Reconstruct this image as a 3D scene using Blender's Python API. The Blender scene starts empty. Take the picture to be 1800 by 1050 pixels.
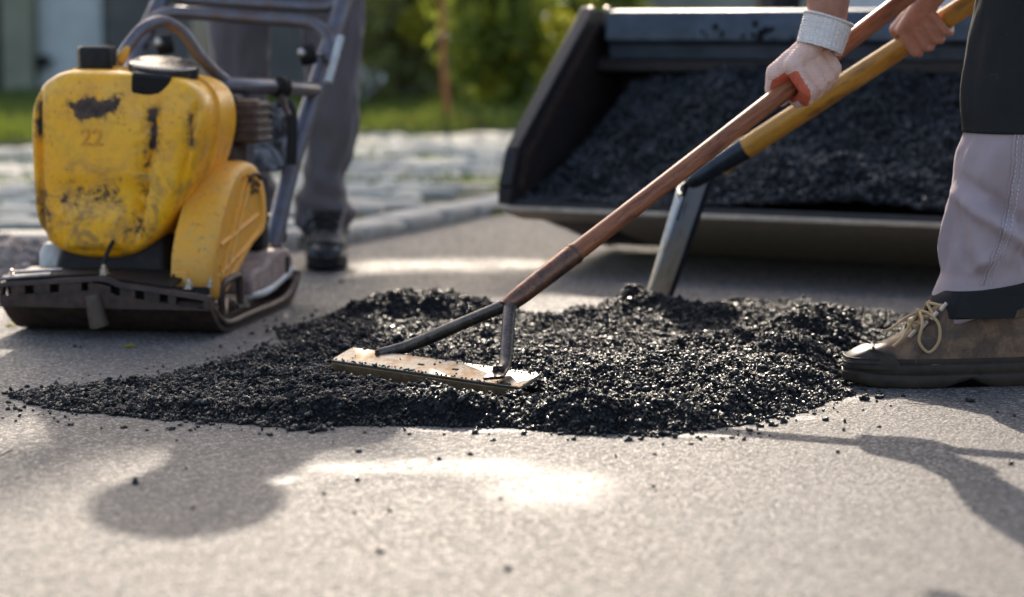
import bpy, bmesh, math, random
import numpy as np
from mathutils import Vector, Matrix, Quaternion, noise
random.seed(7)
rng = np.random.default_rng(11)
R = math.radians
scene = bpy.context.scene
col = scene.collection

# ------------------------------------------------------------------ camera, sky, sun, exposure
CAM_H, FPX, TH = 0.571, 4000.0, math.atan(465 / 4000)
cam_d = bpy.data.cameras.new('camera')
cam = bpy.data.objects.new('camera', cam_d); col.objects.link(cam)
cam.location = (0, 0, CAM_H); cam.rotation_euler = (R(90) - TH, 0, 0)
cam_d.sensor_width = 36; cam_d.lens = 80; cam_d.clip_start = 0.05; cam_d.clip_end = 400
cam_d.dof.use_dof = True; cam_d.dof.focus_distance = 3.56; cam_d.dof.aperture_fstop = 2.8
cam_d.dof.aperture_blades = 9
scene.camera = cam

SUN_EL, SUN_AZ = R(31.0), R(-3.2)         # ahead of the camera, a touch to the left
world = bpy.data.worlds.new('World'); scene.world = world; world.use_nodes = True
wn = world.node_tree; bgn = wn.nodes['Background']
sky = wn.nodes.new('ShaderNodeTexSky'); sky.sky_type = 'NISHITA'; sky.sun_disc = False
sky.sun_elevation = SUN_EL; sky.sun_rotation = SUN_AZ; sky.dust_density = 3.0; sky.ozone_density = 0.3
wn.links.new(sky.outputs['Color'], bgn.inputs['Color']); bgn.inputs['Strength'].default_value = 0.15
sun_d = bpy.data.lights.new('sun', 'SUN'); sun = bpy.data.objects.new('sun', sun_d); col.objects.link(sun)
sun_d.energy = 3.0; sun_d.angle = R(0.5); sun_d.color = (1.0, 0.885, 0.735)
to_sun = Vector((math.sin(SUN_AZ) * math.cos(SUN_EL), math.cos(SUN_AZ) * math.cos(SUN_EL), math.sin(SUN_EL)))
sun.rotation_euler = to_sun.to_track_quat('Z', 'Y').to_euler(); sun.location = (0, 20, 15)
vs = scene.view_settings
vs.view_transform = 'Standard'; vs.look = 'None'; vs.gamma = 1; vs.use_curve_mapping = False; vs.exposure = 1.27
scene.render.engine = 'CYCLES'
scene.cycles.use_denoising = True; scene.cycles.denoising_prefilter = 'ACCURATE'
scene.cycles.max_bounces = 6; scene.cycles.sample_clamp_indirect = 6

# ------------------------------------------------------------------ where a pixel of the photograph lies in the place
def ray(px, py):
    r, u = (px - 900) / FPX, (525 - py) / FPX
    return Vector((r, math.cos(TH) + u * math.sin(TH), -math.sin(TH) + u * math.cos(TH)))
def P(px, py, d):                      # point at depth d (metres along +Y)
    v = ray(px, py); return Vector((0, 0, CAM_H)) + v * (d / v.y)
def G(px, py, z=0.0):                  # point at height z
    v = ray(px, py); return Vector((0, 0, CAM_H)) + v * ((z - CAM_H) / v.z)

# ------------------------------------------------------------------ mesh helpers
def catmull(pts, n, closed=False):
    pts = [Vector(p) for p in pts]; m = len(pts); out = []
    segs = m if closed else m - 1
    for i in range(n):
        t = i / n * segs if closed else i / (n - 1) * segs
        k = min(int(t), segs - 1); f = t - k
        g = (lambda j: pts[j % m]) if closed else (lambda j: pts[max(0, min(m - 1, j))])
        p0, p1, p2, p3 = g(k - 1), g(k), g(k + 1), g(k + 2)
        out.append(0.5 * ((2 * p1) + (p2 - p0) * f + (2 * p0 - 5 * p1 + 4 * p2 - p3) * f * f + (3 * p1 - p0 - 3 * p2 + p3) * f ** 3))
    return out

class MB:
    def __init__(s): s.v = []; s.f = []
    def add(s, vs, fs):
        o = len(s.v); s.v += [Vector(v) for v in vs]; s.f += [tuple(i + o for i in f) for f in fs]; return s
    def box(s, c, size, rot=None):
        c = Vector(c); h = Vector(size) / 2; M = rot if rot is not None else Matrix.Identity(3)
        vs = [c + M @ Vector((x * h.x, y * h.y, z * h.z)) for x in (-1, 1) for y in (-1, 1) for z in (-1, 1)]
        return s.add(vs, [(0, 1, 3, 2), (4, 6, 7, 5), (0, 4, 5, 1), (2, 3, 7, 6), (0, 2, 6, 4), (1, 5, 7, 3)])
    def loft(s, rings, caps=True, closed=True):
        n = len(rings[0]); o = []; f = []
        for r in rings: o += list(r)
        for i in range(len(rings) - 1):
            for j in range(n if closed else n - 1):
                k = (j + 1) % n
                f.append((i * n + j, i * n + k, (i + 1) * n + k, (i + 1) * n + j))
        if caps:
            f.append(tuple(reversed(range(n)))); b = (len(rings) - 1) * n; f.append(tuple(range(b, b + n)))
        return s.add(o, f)
    def tube(s, path, r, seg=12, caps=True, flat=None):
        path = [Vector(p) for p in path]; n = len(path)
        rr = r if isinstance(r, (list, tuple)) else [r] * n
        t0 = (path[1] - path[0]).normalized()
        u = t0.cross(Vector((0, 0, 1)));
        if u.length < 1e-3: u = t0.cross(Vector((1, 0, 0)))
        u.normalize(); rings = []
        for i in range(n):
            t = (path[min(i + 1, n - 1)] - path[max(i - 1, 0)]).normalized()
            u = (u - t * u.dot(t)).normalized(); w = t.cross(u)
            fu = fw = rr[i]
            if flat: fu, fw = rr[i] * flat[0], rr[i] * flat[1]
            rings.append([path[i] + u * math.cos(a) * fu + w * math.sin(a) * fw for a in [2 * math.pi * k / seg for k in range(seg)]])
        return s.loft(rings, caps)
    def lathe(s, prof, c, axis=(0, 0, 1), seg=24, sx=1, sy=1):
        q = Vector((0, 0, 1)).rotation_difference(Vector(axis)); c = Vector(c)
        rings = [[c + q @ Vector((r * math.cos(a) * sx, r * math.sin(a) * sy, z)) for a in [2 * math.pi * k / seg for k in range(seg)]] for r, z in prof]
        return s.loft(rings, True)
    def prism(s, poly, off):            # poly: list of 3-D points; off: thickness vector
        off = Vector(off); a = [Vector(p) for p in poly]; n = len(a)
        f = [tuple(reversed(range(n))), tuple(range(n, 2 * n))]
        f += [(i, (i + 1) % n, (i + 1) % n + n, i + n) for i in range(n)]
        return s.add(a + [p + off for p in a], f)
    def ball(s, c, r, seg=12, rings=8, sc=(1, 1, 1)):
        c = Vector(c); vs = [c + Vector((0, 0, r * sc[2]))]; f = []
        for i in range(1, rings):
            a = math.pi * i / rings
            for j in range(seg):
                b = 2 * math.pi * j / seg
                vs.append(c + Vector((r * sc[0] * math.sin(a) * math.cos(b), r * sc[1] * math.sin(a) * math.sin(b), r * sc[2] * math.cos(a))))
        vs.append(c - Vector((0, 0, r * sc[2]))); L = len(vs) - 1
        for j in range(seg):
            f.append((0, 1 + j, 1 + (j + 1) % seg)); f.append((L, L - seg + (j + 1) % seg, L - seg + j))
        for i in range(rings - 2):
            for j in range(seg):
                a, b = 1 + i * seg + j, 1 + i * seg + (j + 1) % seg
                f.append((a, a + seg, b + seg, b))
        return s.add(vs, f)
    def capsule(s, p0, r0, p1, r1):
        p0, p1 = Vector(p0), Vector(p1)
        s.ball(p0, r0, 14, 9); s.ball(p1, r1, 14, 9)
        if (p1 - p0).length > 1e-5: s.tube([p0, p1], [r0, r1], 14)
        return s
    def chain(s, pts):                  # [(point, radius), ...]
        for a, b in zip(pts, pts[1:]): s.capsule(a[0], a[1], b[0], b[1])
        return s

def root_matrix(o):
    M = Matrix.Identity(4)
    while o is not None:
        M = Matrix.LocRotScale(o.location, o.rotation_euler, None) @ M; o = o.parent
    return M
def link_mesh(name, me, mat, parent=None, loc=None):
    o = bpy.data.objects.new(name, me); col.objects.link(o)
    if mat is not None and not me.materials: me.materials.append(mat)
    if parent is not None: o.parent = parent
    if loc is not None: o.location = loc
    return o
def build(name, mb, mat, parent=None, world=True, smooth=True, bevel=0, ang=38, base=None, fixn=True):
    """one mesh object; world: the points are world points and become local to the parent (or to base)."""
    me = bpy.data.meshes.new(name); vs = mb.v
    if parent is not None and world:
        Mi = root_matrix(parent).inverted(); vs = [Mi @ v for v in vs]
    elif base is not None: vs = [v - Vector(base) for v in vs]
    me.from_pydata([tuple(v) for v in vs], [], mb.f)
    if fixn:
        bm = bmesh.new(); bm.from_mesh(me); bmesh.ops.recalc_face_normals(bm, faces=bm.faces); bm.to_mesh(me); bm.free()
    if smooth:
        me.polygons.foreach_set('use_smooth', [True] * len(me.polygons)); me.set_sharp_from_angle(angle=R(ang))
    o = link_mesh(name, me, mat, parent, base)
    if bevel:
        b = o.modifiers.new('bevel', 'BEVEL'); b.width = bevel; b.segments = 2; b.limit_method = 'ANGLE'; b.angle_limit = R(40)
    return o
def tag(o, label=None, cat=None, group=None, kind=None):
    if label: o['label'] = label
    if cat: o['category'] = cat
    if group: o['group'] = group
    if kind: o['kind'] = kind
    return o
def thing(name, label, cat, loc, rz=0, group=None):
    o = bpy.data.objects.new(name, None); o.empty_display_size = 0.1; col.objects.link(o)
    o.location = loc; o.rotation_euler = (0, 0, rz)
    return tag(o, label, cat, group)
def remesh(mb, voxel, smooth=6, factor=0.5, disp=None):
    """fuse overlapping shapes to one continuous skin"""
    me = bpy.data.meshes.new('tmp'); me.from_pydata([tuple(v) for v in mb.v], [], mb.f)
    bm = bmesh.new(); bm.from_mesh(me); bmesh.ops.recalc_face_normals(bm, faces=bm.faces); bm.to_mesh(me); bm.free()
    o = bpy.data.objects.new('tmp', me); col.objects.link(o)
    m = o.modifiers.new('r', 'REMESH'); m.mode = 'VOXEL'; m.voxel_size = voxel
    if smooth:
        k = o.modifiers.new('s', 'SMOOTH'); k.iterations = smooth; k.factor = factor
    dg = bpy.context.evaluated_depsgraph_get(); dg.update()
    out = bpy.data.meshes.new_from_object(o.evaluated_get(dg))
    bpy.data.objects.remove(o); bpy.data.meshes.remove(me)
    if disp:
        n = len(out.vertices); co = np.empty(n * 3); no = np.empty(n * 3)
        out.vertices.foreach_get('co', co); out.vertex_normals.foreach_get('vector', no)
        co = co.reshape(-1, 3); no = no.reshape(-1, 3)
        d = np.array([disp(Vector(c)) for c in co]); out.vertices.foreach_set('co', (co + no * d[:, None]).ravel())
    out.polygons.foreach_set('use_smooth', [True] * len(out.polygons)); out.update()
    return out
def blob(name, mb, mat, parent=None, voxel=0.01, smooth=6, disp=None):
    me = remesh(mb, voxel, smooth, disp=disp); me.name = name; me.materials.clear(); me.materials.append(mat)
    if parent is not None: me.transform(root_matrix(parent).inverted())
    return link_mesh(name, me, None, parent)
def raw_mesh(name, verts, faces_n, nper, mat, smooth=False):
    """fast mesh from numpy: faces all with nper corners"""
    me = bpy.data.meshes.new(name); nv, nf = len(verts), len(faces_n)
    me.vertices.add(nv); me.vertices.foreach_set('co', np.ascontiguousarray(verts, dtype=np.float32).ravel())
    me.loops.add(nf * nper); me.loops.foreach_set('vertex_index', np.ascontiguousarray(faces_n, dtype=np.int32).ravel())
    me.polygons.add(nf); me.polygons.foreach_set('loop_start', np.arange(0, nf * nper, nper, dtype=np.int32))
    if smooth: me.polygons.foreach_set('use_smooth', np.ones(nf, dtype=bool))
    me.update(calc_edges=True); me.validate()
    me.materials.append(mat); return me

# numpy value noise
_tab = rng.random((256, 256))
def vnoise(x, y):
    xi, yi = np.floor(x).astype(int), np.floor(y).astype(int); fx, fy = x - xi, y - yi
    fx, fy = fx * fx * (3 - 2 * fx), fy * fy * (3 - 2 * fy)
    t = lambda a, b: _tab[a % 256, b % 256]
    return (t(xi, yi) * (1 - fx) + t(xi + 1, yi) * fx) * (1 - fy) + (t(xi, yi + 1) * (1 - fx) + t(xi + 1, yi + 1) * fx) * fy - 0.5
def fbm(x, y, oct=4):
    s, a = 0, 1.0
    for i in range(oct): s = s + a * vnoise(x * 2 ** i + 17 * i, y * 2 ** i + 5 * i); a *= 0.5
    return s
def sdf_poly(x, y, poly):               # >0 inside
    d = np.full(x.shape, 1e9); ins = np.zeros(x.shape, bool); n = len(poly)
    for i in range(n):
        ax, ay = poly[i]; bx, by = poly[(i + 1) % n]; ex, ey = bx - ax, by - ay
        t = np.clip(((x - ax) * ex + (y - ay) * ey) / (ex * ex + ey * ey + 1e-12), 0, 1)
        d = np.minimum(d, np.hypot(x - ax - t * ex, y - ay - t * ey))
        c = ((ay > y) != (by > y)) & (x < (bx - ax) * (y - ay) / (by - ay + 1e-12) + ax); ins ^= c
    return np.where(ins, d, -d)
def sstep(x, a, b):
    t = np.clip((x - a) / (b - a), 0, 1); return t * t * (3 - 2 * t)

# ------------------------------------------------------------------ materials
class NT:
    def __init__(s, name):
        s.m = bpy.data.materials.new(name); s.m.use_nodes = True; s.t = s.m.node_tree
        s.b = s.t.nodes['Principled BSDF']; s.o = s.t.nodes['Material Output']
        s.co = s.n('TexCoord').outputs['Object']
    def n(s, kind, **kw):
        nd = s.t.nodes.new('ShaderNode' + kind)
        for k, v in kw.items():
            if k.startswith('p_'): setattr(nd, k[2:], v)
            else: s.put(nd.inputs[k.replace('__', ' ')], v)
        return nd
    def put(s, sock, v):
        if isinstance(v, bpy.types.NodeSocket): s.t.links.new(v, sock)
        elif v is not None:
            if hasattr(sock.default_value, '__len__') and not hasattr(v, '__len__'): v = (v,) * len(sock.default_value)
            if hasattr(v, '__len__') and len(v) == 3 and len(sock.default_value) == 4: v = (*v, 1)
            sock.default_value = v
    def noise(s, scale, detail=4, rough=0.55, co=None, dist=0):
        return s.n('TexNoise', Vector=co or s.co, Scale=scale, Detail=detail, Roughness=rough, Distortion=dist).outputs['Fac']
    def voro(s, scale, feature='F1', co=None, out='Distance', rnd=1):
        return s.n('TexVoronoi', p_feature=feature, Vector=co or s.co, Scale=scale, Randomness=rnd).outputs[out]
    def ramp(s, fac, stops):
        r = s.n('ValToRGB', Fac=fac); e = r.color_ramp.elements
        while len(e) < len(stops): e.new(0.5)
        for i, (p, c) in enumerate(stops):
            e[i].position = p; e[i].color = (c, c, c, 1) if not hasattr(c, '__len__') else (*c, 1)
        return r.outputs['Color']
    def mix(s, fac, a, b, mode='MIX'):
        x = s.n('Mix', p_data_type='RGBA', p_blend_type=mode)
        s.put(x.inputs[0], fac); s.put(x.inputs[6], a); s.put(x.inputs[7], b); return x.outputs[2]
    def math(s, op, a, b=0.0, c=None):
        x = s.n('Math', p_operation=op); s.put(x.inputs[0], a); s.put(x.inputs[1], b)
        if c is not None: s.put(x.inputs[2], c)
        return x.outputs[0]
    def xyz(s, co=None):
        x = s.n('SeparateXYZ', Vector=co or s.co); return x.outputs
    def bump(s, h, strength=0.3, dist=0.01, nrm=None):
        return s.n('Bump', Strength=strength, Distance=dist, Height=h, Normal=nrm).outputs['Normal']
    def box_mask(s, c, half, soft, wob=0.0, wscale=60, axes='xz'):
        """1 inside a soft rectangle of object space, edge roughened by noise"""
        o = s.xyz(); g = {'x': o[0], 'y': o[1], 'z': o[2]}
        dx = s.math('SUBTRACT', s.math('ABSOLUTE', s.math('SUBTRACT', g[axes[0]], c[0])), half[0])
        dz = s.math('SUBTRACT', s.math('ABSOLUTE', s.math('SUBTRACT', g[axes[1]], c[1])), half[1])
        d = s.math('MAXIMUM', dx, dz)
        if wob: d = s.math('ADD', d, s.math('MULTIPLY', s.math('SUBTRACT', s.noise(wscale, 5, 0.65), 0.5), wob))
        mr = s.n('MapRange', Value=d); mr.inputs[1].default_value = soft; mr.inputs[2].default_value = -soft
        return mr.outputs[0]
    def done(s, base=None, rough=None, metal=None, nrm=None, spec=None, **kw):
        s.put(s.b.inputs['Base Color'], base); s.put(s.b.inputs['Roughness'], rough); s.put(s.b.inputs['Metallic'], metal)
        if nrm is not None: s.put(s.b.inputs['Normal'], nrm)
        s.put(s.b.inputs['Specular IOR Level'], spec)
        for k, v in kw.items(): s.put(s.b.inputs[k.replace('__', ' ')], v)
        return s.m
def plain(name, c, rough=0.5, metal=0.0, var=0.25, scale=40, bump=0.15, dark=None, bd=0.002, spec=0.25):
    t = NT(name); n1 = t.noise(scale, 5, 0.6)
    d = dark or tuple(x * (1 - var) for x in c); l = tuple(min(1, x * (1 + var)) for x in c)
    b = t.mix(t.ramp(n1, [(0.3, 0), (0.7, 1)]), d, l)
    r = t.math('ADD', t.math('MULTIPLY', t.noise(scale * 1.7, 3), 0.25), rough - 0.12)
    return t.done(b, r, metal, t.bump(n1, bump, bd) if bump else None, spec)

def mat_road():
    t = NT('old_asphalt')
    warp = t.n('VectorMath', p_operation='ADD'); t.put(warp.inputs[0], t.co)
    wv = t.n('VectorMath', p_operation='SCALE'); t.put(wv.inputs[0], t.n('TexNoise', Vector=t.co, Scale=120, Detail=2).outputs['Color']); wv.inputs[3].default_value = 0.004
    t.put(warp.inputs[1], wv.outputs[0]); wc = warp.outputs[0]
    cell = t.voro(190, co=wc); cellc = t.n('TexVoronoi', Vector=wc, Scale=190).outputs['Color']
    fine = t.noise(420, 4, 0.7); big = t.noise(2.2, 5, 0.6); mid = t.noise(22, 4, 0.6)
    hue = t.xyz(cellc)[0]
    stone = t.ramp(hue, [(0.0, (0.105, 0.089, 0.080)), (0.35, (0.215, 0.182, 0.163)), (0.7, (0.36, 0.305, 0.275)), (1.0, (0.74, 0.635, 0.57))])
    pits = t.ramp(cell, [(0.33, 0.0), (0.55, 1.0)])
    b = t.mix(t.math('MULTIPLY', pits, 0.88), stone, (0.045, 0.039, 0.036))
    b = t.mix(t.ramp(big, [(0.35, 0.0), (0.7, 0.4)]), b, (0.165, 0.152, 0.145))
    b = t.mix(t.ramp(mid, [(0.45, 0.0), (0.8, 0.25)]), b, (0.36, 0.325, 0.30))
    b = t.mix(t.ramp(t.noise(5.5, 6, 0.7, dist=0.8), [(0.56, 0.0), (0.70, 0.42)]), b, (0.10, 0.092, 0.088))
    b = t.mix(t.ramp(t.noise(55, 4, 0.7), [(0.66, 0.0), (0.74, 0.7)]), b, (0.07, 0.06, 0.055))
    # wet look: glossy coat masked in to stand for the bright light patch
    o = t.xyz(); wob = t.math('MULTIPLY', t.math('SUBTRACT', t.noise(16, 3), 0.5), 0.9)
    m = None
    for (px, py, hx, hy) in ((650, 822, 0.085, 0.045), (760, 820, 0.10, 0.055), (860, 824, 0.08, 0.075), (960, 858, 0.078, 0.125), (1000, 852, 0.06, 0.10), (490, 842, 0.022, 0.04), (1478, 698, 0.05, 0.045), (1405, 735, 0.035, 0.018), (1225, 766, 0.07, 0.014), (850, 757, 0.10, 0.016), (960, 684, .035, .03)):
        g = G(px, py)
        ex = t.math('DIVIDE', t.math('SUBTRACT', o[0], g.x), hx); ey = t.math('DIVIDE', t.math('SUBTRACT', o[1], g.y), hy)
        e = t.math('SQRT', t.math('ADD', t.math('MULTIPLY', ex, ex), t.math('MULTIPLY', ey, ey)))
        m = e if m is None else t.math('MINIMUM', m, e)
    m = t.math('ADD', m, t.math('MULTIPLY', wob, 0.65)); m = t.math('ADD', m, t.math('MULTIPLY', t.math('SUBTRACT', t.noise(60, 3), 0.5), 0.5)); m = t.math('ADD', m, t.math('MULTIPLY', t.math('SUBTRACT', hue, 0.5), 0.85))
    glare = t.n('MapRange', Value=m); glare.inputs[1].default_value = 1.04; glare.inputs[2].default_value = 0.96
    glare = t.math('MULTIPLY', glare.outputs[0], t.math('ADD', 0.14, t.math('MULTIPLY', hue, 0.55)))
    h = t.math('ADD', t.math('MULTIPLY', t.ramp(cell, [(0.0, 1), (0.6, 0)]), 1.0), t.math('MULTIPLY', fine, 0.6))
    nr = t.bump(h, 1.0, 0.008)
    rough = t.mix(glare, t.ramp(hue, [(0.0, .75), (0.6, .62), (0.9, .38)]), (0.5, 0.5, 0.5))
    return t.done(b, rough, 0, nr, t.math('ADD', 0.42, t.math('MULTIPLY', glare, 0.3)), Coat__Weight=glare, Coat__Roughness=0.46, Coat__IOR=2.0, Coat__Normal=nr)
def mat_bitumen(name, c=(0.0075, 0.0072, 0.0076), r0=0.12, r1=0.42, bs=420, spec=.36):
    t = NT(name); n = t.noise(bs, 4, 0.65); f = t.noise(900, 2)
    b = t.mix(t.ramp(t.noise(30, 3), [(0.4, 0), (0.75, 1)]), c, tuple(x * 2.2 for x in c))
    r = t.ramp(t.noise(140, 3), [(0.3, r0), (0.7, r1)])
    return t.done(b, r, 0, t.bump(t.math('ADD', n, t.math('MULTIPLY', f, 0.35)), 0.5, 0.004), spec)
def mat_tank():
    t = NT('yellow_paint_worn')
    n1 = t.noise(26, 6, 0.7); n2 = t.noise(95, 5, 0.7); n3 = t.noise(9, 4, 0.6)
    y = t.mix(t.ramp(n3, [(0.3, 0), (0.7, 1)]), (0.92, 0.365, 0.003), (0.95, 0.48, 0.014))
    y = t.mix(t.ramp(n1, [(0.52, 0), (0.72, 0.55)]), y, (0.62, 0.28, 0.05))
    # dust scuffs and streaks running down
    sc = t.n('Mapping', Vector=t.co); sc.inputs['Scale'].default_value = (70, 70, 7)
    st = t.ramp(t.noise(1, 4, 0.6, co=sc.outputs[0]), [(0.55, 0), (0.75, 0.4)]); y = t.mix(st, y, (0.70, 0.40, 0.10))
    spots = t.math('MULTIPLY', t.ramp(n2, [(0.59, 0), (0.68, 1)]), t.ramp(t.noise(14, 3), [(0.42, 0), (0.6, 1)]))
    g = None
    zc = lambda py: 0.571 - (py - 60) / 893; xc = lambda px: (px - 241) / 880
    for (x0, y0, x1, y1, wob) in ((158, 172, 248, 206, 0.05), (90, 172, 103, 236, 0.022), (292, 186, 308, 258, 0.02), (140, 322, 236, 344, 0.07), (182, 345, 240, 349, 0.01),
                                  (362, 195, 370, 250, 0.014), (96, 330, 110, 420, 0.05), (262, 372, 280, 400, 0.05), (280, 260, 292, 330, 0.04)):
        d = t.box_mask(((xc(x0) + xc(x1)) / 2, (zc(y0) + zc(y1)) / 2), ((x1 - x0) / 1760 * (1.15 if wob < .035 else .95), (y1 - y0) / 1786), 0.018, wob * 2.0, 38)
        core = t.ramp(d, [(0.44, 0), (0.66, 1)]); halo = t.math('MULTIPLY', t.ramp(d, [(0.12, 0), (0.55, 1)]), t.ramp(n2, [(0.40, 0), (0.60, 0.75)]))
        if wob > 0.035 and y0 > 250: core = t.math('MULTIPLY', core, t.ramp(n2, [(0.40, 0.15), (0.54, 1)]))
        k = t.math('MAXIMUM', core, halo)
        g = k if g is None else t.math('MAXIMUM', g, k)
    low = t.math('MULTIPLY', t.ramp(t.noise(19, 6, 0.75, dist=0.5), [(0.47, 0), (0.62, 0.85)]), t.ramp(t.math('ADD', t.xyz()[2], 0.0), [(0.25, 1.0), (0.37, 0.3)]))
    y = t.mix(low, y, (0.30, 0.145, 0.05))
    front = t.ramp(t.math('MULTIPLY', t.xyz()[1], -4), [(0.0, 0.0), (0.001, 1)])
    dirt = t.math('MAXIMUM', g, t.math('MULTIPLY', spots, 0.85))
    dirt = t.math('MINIMUM', dirt, 1.0)
    b = t.mix(dirt, y, t.mix(t.ramp(n1, [(0.4, 0), (0.65, 1)]), (0.028, 0.017, 0.014), (0.13, 0.07, 0.045)))
    r = t.mix(dirt, t.ramp(n1, [(0.3, 0.26), (0.7, 0.48)]), (0.8, 0.8, 0.8))
    return t.done(b, r, 0, t.bump(t.math('ADD', t.math('MULTIPLY', n2, 0.3), t.math('MULTIPLY', dirt, 0.4)), 0.12, 0.004), 0.5)
def mat_guard():
    t = NT('yellow_guard_dusty')
    n1 = t.noise(30, 6, 0.7); n2 = t.noise(90, 5, 0.7)
    y = t.mix(t.ramp(n1, [(0.35, 0), (0.65, 1)]), (0.84, 0.345, 0.008), (0.68, 0.33, 0.05))
    z = t.xyz()[2]
    y = t.mix(t.math('MULTIPLY', t.ramp(n2, [(0.58, 0), (0.68, 1)]), 0.7), y, (0.16, 0.075, 0.03))
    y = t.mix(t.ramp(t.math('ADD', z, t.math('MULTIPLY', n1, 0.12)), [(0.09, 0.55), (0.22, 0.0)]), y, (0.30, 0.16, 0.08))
    return t.done(y, 0.5, 0, t.bump(n2, 0.1, 0.003))
def mat_steel_tube():
    t = NT('grey_tube_steel'); n = t.noise(35, 5, 0.65); n2 = t.noise(160, 4)
    b = t.mix(t.ramp(n, [(0.42, 0), (0.68, 1)]), (0.135, 0.13, 0.145), (0.13, 0.085, 0.07))
    return t.done(b, t.ramp(n2, [(0.3, 0.28), (0.7, 0.5)]), 0.55, t.bump(n2, 0.08, 0.002))
def mat_rust(name='rusty_dark_steel', a=(0.020, 0.013, 0.011), b_=(0.085, 0.043, 0.028), rough=0.6, metal=0.3):
    t = NT(name); n = t.noise(45, 6, 0.7); n2 = t.noise(170, 4, 0.7)
    b = t.mix(t.ramp(n, [(0.35, 0), (0.7, 1)]), a, b_)
    return t.done(b, t.ramp(n2, [(0.3, rough - 0.15), (0.7, rough + 0.15)]), metal, t.bump(t.math('ADD', n, n2), 0.25, 0.003))
def mat_wood(name, a, b_, stain, axis, rough=0.42, stain_amt=0.6):
    """grain stretched along the pole's own axis (object space turned so that X runs along it)"""
    t = NT(name); q = Vector(axis).normalized().rotation_difference(Vector((1, 0, 0))).to_euler()
    mp = t.n('Mapping', Vector=t.co); mp.inputs['Rotation'].default_value = q
    mg = t.n('Mapping', Vector=mp.outputs[0]); mg.inputs['Scale'].default_value = (9, 150, 150)
    gr = t.noise(1, 5, 0.65, co=mg.outputs[0]); ms = t.n('Mapping', Vector=mp.outputs[0]); ms.inputs['Scale'].default_value = (11, 48, 48)
    s1 = t.noise(1, 6, 0.7, co=ms.outputs[0]); sp = t.noise(210, 3)
    b = t.mix(t.ramp(gr, [(0.35, 0), (0.68, 1)]), a, b_)
    b = t.mix(t.math('MULTIPLY', t.ramp(s1, [(0.5, 0), (0.68, 1)]), stain_amt), b, stain)
    b = t.mix(t.math('MULTIPLY', t.ramp(sp, [(0.66, 0), (0.72, 1)]), 0.8), b, stain)
    return t.done(b, t.ramp(s1, [(0.3, rough - 0.1), (0.7, rough + 0.15)]), 0, t.bump(t.math('ADD', gr, s1), 0.25, 0.0015), 0.3)
def mat_cloth(name, c, dirt=(0.1, 0.08, 0.07), amt=0.25, weave=900, rough=0.85, sheen=0.15):
    t = NT(name); n = t.noise(9, 5, 0.65); w = t.noise(weave, 2); n2 = t.noise(60, 4, 0.7)
    b = t.mix(t.math('MULTIPLY', t.ramp(n, [(0.4, 0), (0.75, 1)]), amt), c, tuple(x * 0.62 for x in c))
    b = t.mix(t.math('MULTIPLY', t.ramp(n2, [(0.64, 0), (0.74, 1)]), amt * 1.6), b, dirt)
    b = t.mix(t.math('MULTIPLY', w, 0.25), b, tuple(x * 0.7 for x in c))
    return t.done(b, rough, 0, t.bump(t.math('ADD', w, n2), 0.25, 0.0012), 0.3, Sheen__Weight=sheen, Sheen__Roughness=0.4)
def mat_glove(name, c1, c2):
    t = NT(name)
    wv = t.n('TexWave', p_wave_type='BANDS', Vector=t.co, Scale=72, Distortion=1.2); wv.bands_direction = 'Z'
    w2 = t.n('TexWave', p_wave_type='BANDS', Vector=t.co, Scale=84, Distortion=1.2); w2.bands_direction = 'X'
    k = t.math('MULTIPLY', wv.outputs['Fac'], w2.outputs['Fac']); n = t.noise(35, 4)
    b = t.mix(t.ramp(n, [(0.35, 0), (0.65, 1)]), c1, c2); b = t.mix(t.math('MULTIPLY', t.ramp(t.noise(80, 5, 0.7), [(0.55, 0), (0.7, 1)]), 0.3), b, (0.34, 0.21, 0.16)); b = t.mix(t.math('MULTIPLY', t.math('SUBTRACT', 1.0, k), 0.16), b, tuple(x * .55 for x in c1))
    return t.done(b, 0.9, 0, t.bump(t.math('ADD', k, t.math('MULTIPLY', t.noise(500, 2), 0.5)), 0.7, 0.0018), 0.2, Sheen__Weight=0.3)
def mat_skin():
    t = NT('skin'); n = t.noise(55, 5, 0.65); f = t.noise(480, 3); big = t.noise(12, 3)
    b = t.mix(t.ramp(n, [(0.3, 0), (0.7, 1)]), (0.36, 0.155, 0.095), (0.52, 0.26, 0.18)); b = t.mix(t.math('MULTIPLY', big, 0.4), b, (0.36, 0.14, 0.09))
    return t.done(b, 0.5, 0, t.bump(t.math('ADD', n, f), 0.22, 0.0015), 0.45, Subsurface__Weight=0.08, Subsurface__Radius=(0.012, 0.004, 0.002))
def mat_leather(name, c1, c2, dust, amt):
    t = NT(name); n = t.noise(28, 6, 0.7); f = t.noise(300, 4, 0.6); v = t.voro(420)
    b = t.mix(t.ramp(n, [(0.35, 0), (0.65, 1)]), c1, c2)
    d = t.math('MULTIPLY', t.ramp(t.noise(17, 6, 0.72, dist=0.6), [(0.47, 0), (0.66, 1)]), amt)
    b = t.mix(d, b, dust)
    return t.done(b, t.mix(d, t.ramp(f, [(0.3, 0.42), (0.7, 0.62)]), (0.9, 0.9, 0.9)), 0, t.bump(t.math('ADD', t.math('MULTIPLY', v, 0.4), n), 0.3, 0.0015), 0.4)
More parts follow.
